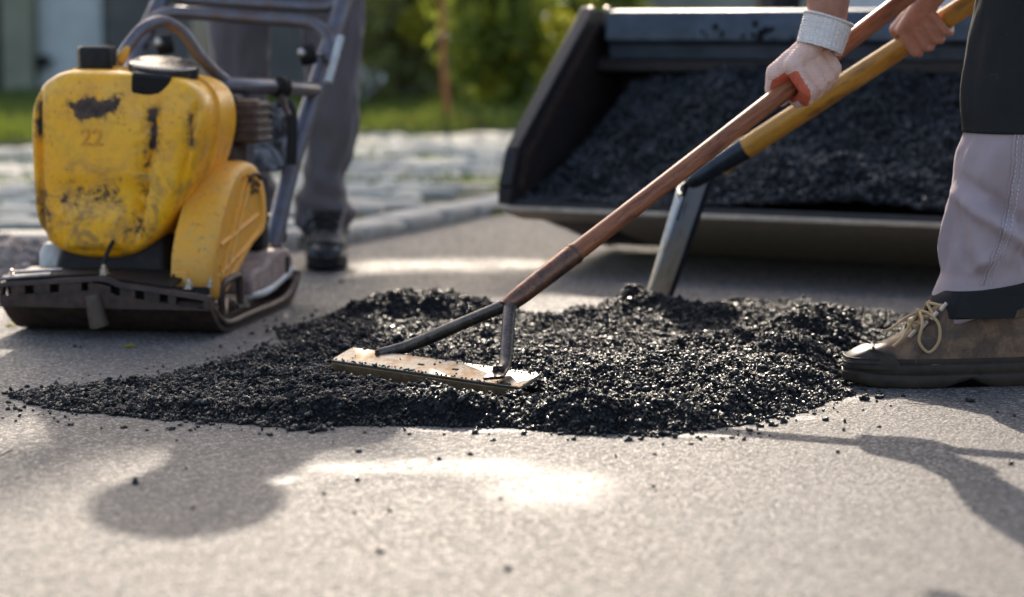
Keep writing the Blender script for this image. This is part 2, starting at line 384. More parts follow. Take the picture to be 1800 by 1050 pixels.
def mat_leaf(name, c1, c2, trans=0.35):
    t = NT(name); oi = t.n('NewGeometry').outputs['Random Per Island']
    b = t.ramp(oi, [(0.0, c1), (1.0, c2)])
    t.done(b, 0.5, 0, None, 0.35)
    tr = t.n('BsdfTranslucent', Color=t.mix(0.5, b, (0.30, 0.34, 0.03))); mx = t.n('MixShader', Fac=trans)
    t.t.links.new(t.b.outputs[0], mx.inputs[1]); t.t.links.new(tr.outputs[0], mx.inputs[2]); t.t.links.new(mx.outputs[0], t.o.inputs['Surface'])
    return t.m

M_road = mat_road()
M_bit = mat_bitumen('fresh_bitumen_mix')
M_bitbase = mat_bitumen('fresh_bitumen_bed', (0.006, 0.006, 0.0065), 0.5, 0.8, 180, .15)
M_bit2 = mat_bitumen('bucket_bitumen_mix', (0.012, 0.0145, 0.0185), 0.26, 0.5, 420, .5)
M_tank = mat_tank(); M_guard = mat_guard(); M_tube = mat_steel_tube(); M_rust = mat_rust()
M_rust2 = mat_rust('dusty_brown_casting', (0.20, 0.13, 0.105), (0.36, 0.255, 0.215), 0.75, 0.0)
M_black = plain('black_plastic', (0.010, 0.009, 0.009), 0.5, 0, 0.3, 60, 0.1)
M_blackgloss = plain('black_lid_plastic', (0.018, 0.018, 0.019), 0.26, 0, 0.3, 40, 0.06, spec=.6)
M_rubber = plain('dark_rubber', (0.010, 0.009, 0.009), 0.7, 0, 0.4, 70, 0.25)
M_dark = plain('oily_dark_iron', (0.016, 0.011, 0.0095), 0.6, 0.1, 0.4, 50, 0.2)
M_bolt = plain('bright_bolt_steel', (0.42, 0.36, 0.31), 0.35, 0.9, 0.25, 90, 0.1)
M_pale = plain('pale_grey_casting', (0.50, 0.49, 0.46), 0.55, 0, 0.2, 40, 0.1)
M_skin = mat_skin()

# ------------------------------------------------------------------ GROUND AND SETTING
EXT = 70
road = MB().add([(-EXT, -12, 0), (EXT, -12, 0), (EXT, 90, 0), (-EXT, 90, 0)], [(0, 1, 2, 3)])
o = build('road', road, M_road, fixn=False); tag(o, kind='structure')

def polyline_interp(pts, y):
    for (x0, y0), (x1, y1) in zip(pts, pts[1:]):
        if y0 <= y <= y1: return x0 + (x1 - x0) * (y - y0) / (y1 - y0)
    return pts[-1][0] if y > pts[-1][1] else pts[0][0]
# pavement edge: runs level on the left, then bends away to the right behind the bucket
EDGE = [(-9.0, 6.12), (-1.7, 6.02), (-0.80, 5.97), (-0.56, 6.06), (-0.40, 6.36), (0.0, 7.46), (0.45, 8.7), (1.3, 11.0), (2.0, 12.6), (9.0, 13.2)]
M_joint = plain('mossy_joint_soil', (0.085, 0.085, 0.045), 0.95, 0, 0.5, 9, 0.6, bd=0.01)
M_sett = [plain('pale_sett_stone', (0.41, 0.39, 0.325), 0.85, 0, 0.22, 16, 0.3, bd=0.006), plain('grey_sett_stone', (0.325, 0.315, 0.265), 0.85, 0, 0.25, 16, 0.3, bd=0.006), plain('warm_sett_stone', (0.44, 0.39, 0.315), 0.85, 0, 0.22, 16, 0.3, bd=0.006)]
M_kerb = plain('kerb_concrete', (0.42, 0.38, 0.32), 0.85, 0, 0.25, 18, 0.35, bd=0.006)
PAVE_Z = 0.045
pv = MB(); E = [Vector((x, y + 0.0, 0)) for x, y in EDGE]
top = [Vector((x, y, PAVE_Z - 0.012)) for x, y in EDGE]
far = [Vector((-9, 12.2, PAVE_Z - 0.012)), Vector((9.0, 14.2, PAVE_Z - 0.012))]
ring = top + [far[1], far[0]]
pv.prism(ring, (0, 0, -0.05))
pavement = tag(build('pavement', pv, M_joint), kind='structure')
# setts: each stone its own, sharing four meshes
def sett_mesh(w, l, seed):
    r = random.Random(seed); mb = MB(); rings = []
    for z, k in ((-0.05, 1), (0.0, 1.0), (0.008, 0.96), (0.012, 0.86)):
        rg = []
        for i in range(12):
            a = 2 * math.pi * i / 12; ca, sa = math.cos(a), math.sin(a)
            p = 0.32; x = math.copysign(abs(ca) ** p, ca) * w / 2; y = math.copysign(abs(sa) ** p, sa) * l / 2
            j = 1 + 0.05 * math.sin(3 * a + seed); rg.append((x * k * j, y * k * j, z + 0.003 * math.sin(a * 2 + seed)))
        rings.append(rg)
    mb.loft(rings); me = bpy.data.meshes.new('cobblestone'); me.from_pydata([tuple(v) for v in mb.v], [], mb.f)
    me.polygons.foreach_set('use_smooth', [True] * len(me.polygons)); me.set_sharp_from_angle(angle=R(50)); return me
setts = []
for i in range(6):
    me = sett_mesh(0.215 + 0.02 * (i % 3 - 1), 0.145 + 0.012 * (i % 2), i); me.materials.append(M_sett[i % 3]); setts.append(me)
edge_poly = [(x, y) for x, y in EDGE]
cand = []
rowi = 0; yy = 6.0
while yy < 12.3:
    xx = -4.2 + (rowi % 2) * 0.11
    while xx < 2.4:
        x, y = xx + random.uniform(-.014, .014), yy + random.uniform(-.012, .012)
        # inside the pavement, clear of the kerb row
        inside = False
        for (x0, y0), (x1, y1) in zip(EDGE, EDGE[1:]):
            if x0 <= x < x1: inside = y > y0 + (y1 - y0) * (x - x0) / (x1 - x0) + (0.30 if x < -0.6 else 0.62)
        if inside:
            px = 900 + x / y * FPX; py = 60 + 4000 * CAM_H / y
            vis = (-40 < px < 80) or (470 < px < 1010)
            cand.append((not vis, y, x, y))
        xx += 0.238
    yy += 0.168; rowi += 1
cand.sort(); rest = MB()
for k, (nv, _, x, y) in enumerate(cand):
    me = random.choice(setts); rz = random.uniform(-.09, .09)
    if k < 290 and not nv:
        c = bpy.data.objects.new('cobblestone', me); col.objects.link(c); c.parent = pavement
        c.location = (x, y, PAVE_Z + random.uniform(-.010, .004)); c.rotation_euler = (random.uniform(-.03, .03), random.uniform(-.03, .03), rz * 1.5)
    else:
        M = Matrix.Translation((x, y, PAVE_Z)) @ Matrix.Rotation(rz, 4, 'Z')
        rest.add([M @ v.co for v in me.vertices], [tuple(p.vertices) for p in me.polygons])
tag(build('cobblestones', rest, M_sett[1], pavement, ang=50), kind='stuff')

# kerb: one stone after another along the edge
kerb = tag(bpy.data.objects.new('kerb', None), kind='structure'); col.objects.link(kerb)
def kerb_run(pts, parent, h, w, L, gap, mat):
    P3 = [Vector((x, y, 0)) for x, y in pts]; seg = []; tot = 0
    for a, b in zip(P3, P3[1:]): seg.append((tot, a, b)); tot += (b - a).length
    def at(s):
        for t0, a, b in reversed(seg):
            if s >= t0: return a + (b - a).normalized() * (s - t0)
    s = 0
    while s + L < tot:
        a, b = at(s + gap / 2), at(s + L - gap / 2); d = (b - a).normalized(); n = Vector((-d.y, d.x, 0)); c = (a + b) / 2 + n * (w / 2 - 0.03)
        M = Matrix((d, n, Vector((0, 0, 1)))).transposed(); hh = h + random.uniform(-.005, .005)
        build('kerb_stone', MB().box((c.x, c.y, hh / 2 - 0.04), ((b - a).length, w, hh + 0.08), M), mat, parent, bevel=0.022); s += L
kerb_run([(-3.4, 6.03), (-1.7, 6.02), (-0.80, 5.97), (-0.56, 6.06), (-0.40, 6.36), (0.0, 7.46), (0.45, 8.7), (0.9, 9.9)], kerb, 0.044, 0.15, 0.285, 0.008, M_kerb)
# low pale edging in front of the soil bed at the left
edging = tag(bpy.data.objects.new('edging', None), kind='structure'); col.objects.link(edging)
kerb_run([(-3.4, 5.06), (-0.98, 4.98)], edging, 0.022, 0.16, 0.5, 0.01, M_kerb)
# soil bed between edging and kerb
M_soil = plain('bare_soil', (0.10, 0.075, 0.058), 0.95, 0, 0.5, 24, 0.8, bd=0.012)
xs = np.linspace(-3.4, -0.95, 70); ys = np.linspace(5.1, 6.02, 30); X, Y = np.meshgrid(xs, ys)
Z = 0.012 + 0.025 * fbm(X * 9, Y * 9) + 0.008
V = np.stack([X, Y, Z], -1).reshape(-1, 3); idx = np.arange(70 * 30).reshape(30, 70)
F = np.stack([idx[:-1, :-1], idx[:-1, 1:], idx[1:, 1:], idx[1:, :-1]], -1).reshape(-1, 4)
soil = tag(link_mesh('soil_bed', raw_mesh('soil_bed', V, F, 4, M_soil, True), None), kind='structure')

# scattered bits: grains (numpy icosahedra)
_ph = (1 + 5 ** 0.5) / 2
ICO_V = np.array([(-1, _ph, 0), (1, _ph, 0), (-1, -_ph, 0), (1, -_ph, 0), (0, -1, _ph), (0, 1, _ph), (0, -1, -_ph), (0, 1, -_ph), (_ph, 0, -1), (_ph, 0, 1), (-_ph, 0, -1), (-_ph, 0, 1)]) / math.hypot(1, _ph)
ICO_F = np.array([(0, 11, 5), (0, 5, 1), (0, 1, 7), (0, 7, 10), (0, 10, 11), (1, 5, 9), (5, 11, 4), (11, 10, 2), (10, 7, 6), (7, 1, 8), (3, 9, 4), (3, 4, 2), (3, 2, 6), (3, 6, 8), (3, 8, 9), (4, 9, 5), (2, 4, 11), (6, 2, 10), (8, 6, 7), (9, 8, 1)])
OCT_V = np.array([(1, 0, 0), (-1, 0, 0), (0, 1, 0), (0, -1, 0), (0, 0, 1), (0, 0, -1)], float)
OCT_F = np.array([(0, 2, 4), (2, 1, 4), (1, 3, 4), (3, 0, 4), (2, 0, 5), (1, 2, 5), (3, 1, 5), (0, 3, 5)])
def grain_mesh(name, pts, rad, mat, smooth=False, jit=0.28, octa=False):
    SV, SF = (OCT_V * 1.15, OCT_F) if octa else (ICO_V, ICO_F); nvx = len(SV)
    n = len(pts); q = rng.normal(size=(n, 4)); q /= np.linalg.norm(q, axis=1)[:, None]; w, x, y, z = q.T
    Rm = np.stack([1 - 2 * (y * y + z * z), 2 * (x * y - z * w), 2 * (x * z + y * w), 2 * (x * y + z * w), 1 - 2 * (x * x + z * z), 2 * (y * z - x * w), 2 * (x * z - y * w), 2 * (y * z + x * w), 1 - 2 * (x * x + y * y)], -1).reshape(n, 3, 3)
    jit = jit + .06
    v = SV[None] * (1 + jit * (rng.random((n, nvx, 1)) * 2 - 1)) * (0.6 + 0.75 * rng.random((n, 1, 3)))
    v = np.einsum('nij,nkj->nki', Rm, v) * np.asarray(rad)[:, None, None] + np.asarray(pts)[:, None, :]
    f = (SF[None] + nvx * np.arange(n)[:, None, None]).reshape(-1, 3)
    return raw_mesh(name, v.reshape(-1, 3), f, 3, mat, smooth)
n = 2600; px_, py_ = rng.uniform(-2.2, -0.95, n), rng.uniform(5.1, 6.0, n)
pz_ = 0.02 + 0.025 * fbm(px_ * 9, py_ * 9) + 0.004
M_peb = plain('soil_pebbles', (0.20, 0.17, 0.155), 0.9, 0, 0.6, 30, 0.2)
tag(link_mesh('pebbles', grain_mesh('pebbles', np.stack([px_, py_, pz_], 1), rng.uniform(.005, .02, n), M_peb), None, soil), kind='stuff')

# grass: blades as thin triangles
def blades(name, xy, z0, hmin, hmax, mat, width=0.004, lean=0.5):
    n = len(xy); a = rng.uniform(0, 2 * math.pi, n); h = rng.uniform(hmin, hmax, n); b = rng.uniform(0, 2 * math.pi, n)
    dx, dy = np.cos(a) * width, np.sin(a) * width; lx, ly = np.cos(b) * h * lean * rng.random(n), np.sin(b) * h * lean * rng.random(n)
    z0 = np.broadcast_to(z0, (n,)); p = np.stack([xy[:, 0], xy[:, 1], z0], 1)
    v = np.stack([p + np.stack([-dx, -dy, 0 * dx], 1), p + np.stack([dx, dy, 0 * dx], 1), p + np.stack([lx * .4 + dx * .7, ly * .4 + dy * .7, h * .55], 1), p + np.stack([lx, ly, h], 1)], 1)
    k = 4 * np.arange(n)[:, None]; f = np.concatenate([k + np.array([[0, 1, 2]]), k + np.array([[0, 2, 3]])], 0)
    return raw_mesh(name, v.reshape(-1, 3), f, 3, mat)
M_grass = mat_leaf('grass_blades', (0.036, 0.074, 0.014), (0.10, 0.14, 0.028), 0.35)
M_lawn = plain('lawn_soil', (0.065, 0.075, 0.03), 0.95, 0, 0.5, 3, 0.4, bd=0.02)
lw = MB().prism([(-14, 9.8, 0.035), (-3, 9.9, 0.035), (-1.2, 11.6, 0.035), (1.5, 12.6, 0.035), (14, 14.0, 0.035), (14, 40, 0.035), (-14, 40, 0.035)], (0, 0, 0.035))
lawn = tag(build('lawn', lw, M_lawn), kind='structure')
xy = np.stack([rng.uniform(-5, 2.2, 60000), rng.uniform(9.9, 18, 60000)], 1)
m = xy[:, 1] > np.interp(xy[:, 0], [-14, -3, -1.2, 1.5], [9.8, 9.9, 11.6, 12.6]); m &= fbm(xy[:, 0] * 1.3, xy[:, 1] * 1.3) > -0.28
tag(link_mesh('grass', blades('grass', xy[m], 0.068, 0.04, 0.13, M_grass, 0.006), None, None), 'short green grass on the lawn between cobbles and house', 'grass', kind='stuff')
# moss and grass in the cobble joints and along the kerb
xy = np.stack([rng.uniform(-3.2, 1.2, 42000), rng.uniform(6.3, 12.2, 42000)], 1); m = fbm(xy[:, 0] * 2.2 + 9, xy[:, 1] * 2.2) > 0.12
ey = np.interp(xy[:, 0], [e[0] for e in EDGE], [e[1] for e in EDGE]); m &= xy[:, 1] > ey + 0.35
tag(link_mesh('joint_grass', blades('joint_grass', xy[m], PAVE_Z - .01, 0.015, 0.045, M_grass, 0.005, 0.8), None, pavement), kind='stuff')
ks = rng.random(1500); kx = np.interp(ks, [0, .5, 1], [-0.5, -0.05, 0.3]) + rng.normal(0, .02, 1500); ky = np.interp(kx, [e[0] for e in EDGE], [e[1] for e in EDGE]) - 0.07 - np.abs(rng.normal(0, .02, 1500))
mk = fbm(kx * 6, ky * 2 + 3) > 0.05
M_moss = mat_leaf('kerb_moss', (0.10, 0.13, 0.015), (0.24, 0.24, 0.04), 0.3)
tag(link_mesh('kerb_moss', blades('kerb_moss', np.stack([kx, ky], 1)[mk], 0.0, 0.006, 0.03, M_moss, 0.006, 0.9), None, kerb), kind='stuff')

# ------------------------------------------------------------------ the house and the garden wall behind
M_wallw = plain('pale_render', (0.52, 0.53, 0.52), 0.85, 0, 0.12, 6, 0.2)
M_walld = plain('dark_grey_render', (0.13, 0.125, 0.12), 0.85, 0, 0.2, 5, 0.2)
M_pil = plain('olive_beige_render', (0.25, 0.245, 0.18), 0.85, 0, 0.15, 6, 0.2)
M_roof = plain('roof_tiles', (0.22, 0.09, 0.06), 0.8, 0, 0.3, 12, 0.3)
HY = 17.6
def hx(px, d=HY): return (px - 900) / FPX * d
house = thing('house', 'grey rendered house with pale door panel behind the lawn', 'house', (hx(330), HY, 0))
build('wall', MB().box((hx(430), HY + 1.6, 1.5), (hx(675) - hx(185), 3.0, 3.0)), M_walld, house)
w2 = build('wall', MB().box((hx(-75), HY + 1.6, 1.5), (hx(184) - hx(-340), 2.98, 3.0)), M_walld, house)
build('pillar', MB().box((hx(40), HY + 0.02, 1.45), (0.24, 0.24, 2.9)), M_pil, house, bevel=0.01)
dr = build('door', MB().box((hx(126), HY + 0.06, 1.1), (hx(182) - hx(70), 0.06, 2.05)), M_wallw, house, bevel=0.01)
build('handle', MB().box((hx(80), HY - 0.02, 0.36), (0.07, 0.09, 0.10)).tube([(hx(80), HY - 0.05, 0.36), (hx(98), HY - 0.05, 0.37)], 0.02), M_dark, dr)
build('door_panel', MB().box((hx(128), HY + 0.024, 1.0), (0.34, 0.02, 1.5)), M_wallw, dr, bevel=0.008)
build('plinth', MB().box((hx(330), HY + 0.09, 0.06), (hx(670) - hx(-330), 0.2, 0.24)), M_kerb, house, bevel=0.01)
build('roof', MB().prism([(hx(-380), HY - .5, 3.0), (hx(-380), HY + 3.6, 3.0), (hx(-380), HY + 1.5, 3.9)], (hx(700) - hx(-380), 0, 0)), M_roof, house)
build('downpipe', MB().tube([(hx(6), HY - 0.03, 0.05), (hx(6), HY - 0.03, 2.9)], 0.06), M_dark, house)
post = thing('timber_post', 'weathered beige timber post in front of the dark house wall', 'post', (hx(356, 13.5), 13.5, 0.06))
build('shaft', MB().box((hx(356, 13.5), 13.5, 0.66), (0.10, 0.10, 1.2)), plain('weathered_timber', (0.30, 0.24, 0.17), 0.85, 0, 0.3, 18, 0.3), post, bevel=0.006)
build('post_cap', MB().box((hx(356, 13.5), 13.5, 1.28), (0.13, 0.13, 0.04)), M_kerb, post, bevel=0.006)
gw = thing('garden_wall', 'long grey garden wall behind the shrubs', 'wall', (1.5, 19, 0))
build('wall_body', MB().box((3.4, 19.2, 0.95), (9.0, 0.25, 1.9)), plain('garden_wall_render', (0.27, 0.26, 0.225), 0.9, 0, 0.3, 3, 0.3), gw)
build('coping', MB().box((3.4, 19.2, 1.93), (9.2, 0.34, 0.06)), M_kerb, gw, bevel=0.01)

# shrubs and trees: leaves spread through the crown in clumps
def leaf_cloud(name, centres, radii, n, size, mat, flat=1.0, zmin=0.0, keep=None):
    k = rng.integers(0, len(centres), n); c = np.array(centres)[k]; r = np.array(radii)[k]
    d = rng.normal(size=(n, 3)); d /= np.linalg.norm(d, axis=1)[:, None]
    p = c + d * (r * rng.random(n) ** 0.45)[:, None] * np.array([1, 1, flat])
    p = p[p[:, 2] > zmin]
    if keep is not None: p = p[keep(p)]
    n = len(p); s = size * rng.uniform(.6, 1.3, n)
    a = rng.normal(size=(n, 3)); a /= np.linalg.norm(a, axis=1)[:, None]; b = np.cross(a, rng.normal(size=(n, 3))); b /= np.linalg.norm(b, axis=1)[:, None]
    A, B = a * s[:, None], b * s[:, None] * 0.45; nn = np.cross(a, b) * (s * 0.12)[:, None]
    v = np.stack([p - A, p + B + nn, p + A, p - B + nn], 1); f = (np.arange(n)[:, None] * 4 + np.array([[0, 1, 2, 3]]))
    return raw_mesh(name, v.reshape(-1, 3), f, 4, mat)
M_bark = plain('bark', (0.10, 0.075, 0.055), 0.9, 0, 0.4, 14, 0.7, bd=0.02)
M_leaf_d = mat_leaf('dark_shrub_leaves', (0.055, 0.095, 0.017), (0.24, 0.27, 0.04), .55)
M_leaf_y = mat_leaf('yellow_and_sunlit_leaves', (0.25, 0.25, 0.03), (0.55, 0.45, 0.04), .5)  # yellow clusters on the shrubs stand in for sun patches
M_leaf_o = mat_leaf('olive_shrub_leaves', (0.11, 0.125, 0.05), (0.33, 0.31, 0.10), .5)
M_leaf_t = mat_leaf('tree_leaves', (0.03, 0.07, 0.012), (0.10, 0.14, 0.03), 0.25)
def shrub(name, label, px, d, w, h, nst, nleaf, size, mat, seed, mat2=None, n2=0, top2=None):
    r = random.Random(seed); x0 = (px - 900) / FPX * d; t = thing(name, label, 'shrub', (x0, d, 0.06))
    st = MB(); cs, rs = [], []
    for i in range(nst):
        a = r.uniform(0, 6.28); q = r.random() ** .5; tip = Vector((x0 + math.cos(a) * w / 2 * q, d + math.sin(a) * w / 2 * q, 0.1 + h * r.uniform(.45, 1)))
        base = Vector((x0 + r.uniform(-.05, .05) * w, d + r.uniform(-.05, .05), 0.05)); mid = base.lerp(tip, .5) + Vector((r.uniform(-.08, .08), 0, 0.05))
        st.tube(catmull([base, mid, tip], 6), [.012, .011, .009, .007, .006, .004], 5)
        for f in (0.35, 0.6, 0.85, 1.0):
            cs.append(tuple(base.lerp(tip, f) + Vector((r.uniform(-.1, .1) * w, r.uniform(-.1, .1) * w, 0)))); rs.append(w * r.uniform(.12, .24))
    build('stem', st, M_bark, t)
    me = leaf_cloud('foliage', cs, rs, nleaf, size, mat, zmin=0.08); me.transform(Matrix.Translation((-x0, -d, -0.06))); link_mesh('foliage', me, None, t)
    if mat2:
        cs2 = [((q_[0] - 900) / FPX * d, d - .15, CAM_H + (60 - q_[1]) / FPX * d) for q_ in top2]
        me = leaf_cloud('accent_foliage', cs2, [0.09] * len(cs2), n2, size, mat2); me.transform(Matrix.Translation((-x0, -d, -0.06))); link_mesh('accent_foliage', me, None, t)
    return t
shrub('shrub', 'dense dark green shrub with tips tinted as sunlit left of the loader bucket', 900, 13.6, 0.85, 0.95, 16, 3900, 0.045, M_leaf_d, 3, M_leaf_y, 420, [(822, 40), (835, 60), (845, 30), (870, 100), (905, 90), (960, 100), (985, 40), (865, 150)])
shrub('shrub', 'loose olive shrub behind the orange stake', 725, 15.2, 0.75, 1.1, 12, 2600, 0.045, M_leaf_o, 5, M_leaf_y, 160, [(720, 40), (735, 60), (750, 20)])
shrub('shrub', 'thin olive shrub against the wall beside the back worker', 668, 16.4, 0.55, 0.9, 9, 1300, 0.045, M_leaf_o, 8)
shrub('shrub', 'tall green shrub behind the stake, between the others', 800, 16.0, 0.8, 1.25, 12, 2200, 0.05, M_leaf_d, 9, M_leaf_o, 500, [(790, 40), (780, 90), (810, 120)])
shrub('shrub', 'dark shrub rising behind the top of the bucket', 1030, 15.0, 1.0, 1.3, 14, 4200, 0.05, M_leaf_d, 12)
shrub('shrub', 'low white flowering plant beside the worker by the compactor', 652, 14.6, 0.28, 0.35, 5, 260, 0.03, M_leaf_o, 14, plain('white_petals', (0.7, 0.68, 0.66), 0.7, 0, .1, 20, 0), 40, [(640, 130), (652, 140), (632, 150)])
stake = thing('garden_stake', 'orange-brown wooden stake standing in the grass', 'stake', G(785, 222, 0.07))
sp = G(785, 222, 0.07)
build('shaft', MB().tube([sp + Vector((0.02, 0, -.1)), P(779, 110, sp.y), P(775, -60, sp.y)], [0.024, 0.018, 0.013], 8), plain('orange_stake_wood', (0.34, 0.13, 0.05), 0.8, 0, 0.3, 20, 0.3), stake)
build('point', MB().tube([P(775, -60, sp.y), P(774, -75, sp.y)], [0.02, 0.004], 8), M_bark, stake)
xy = np.stack([sp.x + rng.normal(0, .22, 260), sp.y + rng.normal(0, .18, 260)], 1)
M_dead = mat_leaf('dead_leaves', (0.16, 0.07, 0.02), (0.34, 0.16, 0.05), 0.2)
me = leaf_cloud('fallen_leaves', [(sp.x, sp.y, 0.09), (sp.x - .3, sp.y + .2, .09), (sp.x + .12, sp.y - .1, .09)], [0.22, .25, .15], 420, 0.04, M_dead, flat=0.12, zmin=0.05)
tag(link_mesh('fallen_leaves', me, None), 'brown fallen leaves heaped round the foot of the stake', 'leaves', kind='stuff')

def tree(label, x, y, h, crown_c, crown_r, nleaf, seed, group=None, nclump=60, keep=None):
    r = random.Random(seed); t = thing('tree', label, 'tree', (x, y, 0.05), 0, group)
    tr = MB(); topz = h * 0.62
    path = catmull([(x, y, -0.05), (x + r.uniform(-.1, .1), y, h * .2), (x + r.uniform(-.2, .2), y + r.uniform(-.2, .2), h * .4), (crown_c[0], crown_c[1], topz)], 10)
    tr.tube(path, [0.16 - 0.011 * i for i in range(10)], 9); cs, rs = [], []
    for i in range(nclump):
        d = Vector((r.gauss(0, 1), r.gauss(0, 1), r.gauss(0, 1))).normalized() * r.uniform(.45, 1)
        c = Vector((crown_c[0] + d.x * crown_r[0], crown_c[1] + d.y * crown_r[1], crown_c[2] + d.z * crown_r[2]))
        cs.append(tuple(c)); rs.append(r.uniform(.28, .55) * .8)
        if i % 3 == 0:
            b = path[r.randint(4, 9)]; tr.tube(catmull([b, b.lerp(c, .5) + Vector((0, 0, .15)), c], 5), [.05, .04, .03, .02, .008], 5)
    build('trunk', tr, M_bark, t)
    me = leaf_cloud('crown', cs, rs, nleaf, 0.075, M_leaf_t, keep=keep); me.transform(Matrix.Translation((-x, -y, -0.05))); link_mesh('crown', me, None, t)
    return t
# crowns stand above the frame; their shade dapples pavement and road behind the pile
def gaps(p):
    """openings in the crowns: leaves are cut away to lay out the sunny patches"""
    k = p[:, 2] / to_sun.z; gx, gy = p[:, 0] - to_sun.x * k, p[:, 1] - to_sun.y * k; ok = np.ones(len(p), bool)
    for cx, cy, rx, ry in ((-.15, 5.66, .30, .20), (.18, 5.55, .22, .10), (-.45, 5.45, .2, .12), (-.3, 9.3, .16, .3), (-.1, 7.9, .18, .22), (-1.75, 8.2, .3, .4), (-.62, 7.1, .12, .2)):
        ok &= ((gx - cx) / rx) ** 2 + ((gy - cy) / ry) ** 2 > 1
    low = gy > 5.0 + .25 * np.sin(gx * 3)
    for px, py, rx, ry in ((15, 835, .085, .22), (-40, 700, .12, .35), (240, 770, .10, .07), (560, 772, .11, .07), (1790, 985, .08, .22), (1640, 1060, .10, .06)):  # leaves kept here only to cast added shade lobes on the road
        g = G(px, py); low |= ((gx - g.x) / rx) ** 2 + ((gy - g.y) / ry) ** 2 < 1
    ok &= low
    return ok
tree('tall tree left of the house, trunk outside the picture', -4.6, 15.0, 9.0, (-2.5, 15.0, 5.7), (2.4, 1.7, 2.6), 30000, 21, keep=gaps)
tree('tree with slim trunk standing behind the loader', 1.72, 15.4, 9.0, (1.0, 15.4, 5.8), (2.3, 1.7, 2.6), 28000, 22, keep=gaps)
tree('tree added behind the operator to fill the shade, its trunk bending to the right', -2.05, 16.4, 7.0, (-.7, 15.4, 4.7), (1.5, 1.6, 1.5), 12000, 23, keep=gaps)  # unseen tree, added to close a gap in the shade
tree('broad tree far right behind the loader', 5.0, 15.0, 7.0, (4.3, 15.0, 4.6), (2.2, 1.6, 1.5), 9000, 24, keep=gaps)

# ------------------------------------------------------------------ LOADER BUCKET
YAW = R(-27.6)
bl = Vector((-0.0097, 5.53, 0))
cu, su = math.cos(-YAW), math.sin(-YAW)
def B(u, v, z): return Vector((bl.x + u * cu + v * su, bl.y - u * su + v * cu, z))
BW = 1.62
M_bsteel = mat_rust('black_bucket_steel', (0.010, 0.010, 0.011), (0.035, 0.022, 0.018), 0.55, 0.2)
M_bpaint = plain('blue_grey_beam_paint', (0.06, 0.072, 0.09), 0.36, 0.2, 0.35, 14, 0.12)
M_bunder = mat_rust('dusty_bucket_underside', (0.36, 0.29, 0.215), (0.56, 0.46, 0.36), 0.8, 0.0)
bucket = thing('loader_bucket', 'wide black steel loader bucket heaped with fresh asphalt', 'bucket', (bl.x, bl.y, 0), YAW)
prof = [(0.0, 0.156), (0.15, 0.118), (0.30, 0.080), (0.45, 0.042), (0.57, 0.014), (0.625, 0.02), (0.66, 0.07), (0.675, 0.2), (0.665, 0.35), (0.62, 0.48), (0.55, 0.57), (0.505, 0.60)]
def offs(pr, d):
    out = []
    for i, p in enumerate(pr):
        a = Vector(pr[max(0, i - 1)]); b = Vector(pr[min(len(pr) - 1, i + 1)]); t = (b - a).normalized(); out.append(Vector(p) + Vector((-t.y, t.x)) * d)
    return out
inn = offs(prof, 0.014)
build('shell', MB().prism([B(0.012, p[0], p[1]) for p in prof] + [B(0.012, p[0], p[1]) for p in reversed(inn)], B(BW - .012, 0, 0) - B(0.012, 0, 0)), M_bsteel, bucket, ang=30)
build('underside_skid', MB().prism([B(0.20, v, z - 0.003) for v, z in ((0.02, 0.149), (0.30, 0.078), (0.57, 0.011), (0.57, 0.003), (0.30, 0.066), (0.02, 0.137))], B(BW - .2, 0, 0) - B(0.2, 0, 0)), M_bunder, bucket)
build('cutting_edge', MB().prism([B(-0.01, v, z) for v, z in ((-0.03, 0.158), (0.09, 0.138), (0.09, 0.115), (-0.03, 0.146))], B(BW + .02, 0, 0) - B(0, 0, 0)), M_bunder, bucket, bevel=0.003)
side = [(0.0, 0.156), (0.0, 0.20), (0.036, 0.285), (0.46, 0.632), (0.515, 0.632), (0.56, 0.58), (0.63, 0.485), (0.68, 0.35), (0.688, 0.2), (0.67, 0.06), (0.625, 0.012), (0.57, 0.008)]
for u in (0.0, BW - 0.012):
    sp_ = build('side_plate', MB().prism([B(u, v, z) for v, z in side], B(0.012, 0, 0) - B(0, 0, 0)), M_bsteel, bucket)
    fr = [(0.0, 0.16), (0.0, 0.20), (0.036, 0.285), (0.46, 0.632)]; s0 = -0.022 if u == 0 else -0.012
    bar = MB()
    for (a, b) in zip(fr, fr[1:]):
        dv = Vector((b[0] - a[0], b[1] - a[1])).normalized(); nv = Vector((dv.y, -dv.x)) * 0.001; bk = Vector((-dv.y, dv.x))
        q = [(a[0] + nv.x, a[1] + nv.y), (b[0] + nv.x, b[1] + nv.y), (b[0] - bk.x * .014 * -1, b[1] - bk.y * .014 * -1), (a[0] + bk.x * .014, a[1] + bk.y * .014)]
        q = [(a[0] - bk.x * .007, a[1] - bk.y * .007), (b[0] - bk.x * .007, b[1] - bk.y * .007), (b[0] + bk.x * .012, b[1] + bk.y * .012), (a[0] + bk.x * .012, a[1] + bk.y * .012)]
        bar.prism([B(u + s0, v, z) for v, z in q], B(0.034, 0, 0) - B(0, 0, 0))
    build('edge_bar', bar, M_bsteel, sp_, bevel=0.003)
    inner = MB().prism([B(u + (0.013 if u == 0 else -0.006), v, z) for v, z in ((0.03, 0.20), (0.062, 0.275), (0.455, 0.598), (0.470, 0.585), (0.082, 0.266), (0.05, 0.20))], B(0.006, 0, 0) - B(0, 0, 0))
    build('inner_rib', inner, M_rust, sp_)
for u_ in (0.0, 0.045):
    build('corner_bolt', MB().lathe([(0.008, 0), (0.009, 0.004), (0.006, 0.010), (0.001, 0.0115)], B(u_ + .004, 0.456, 0.630), (0, -.45, .9), 14), M_bolt, bucket)
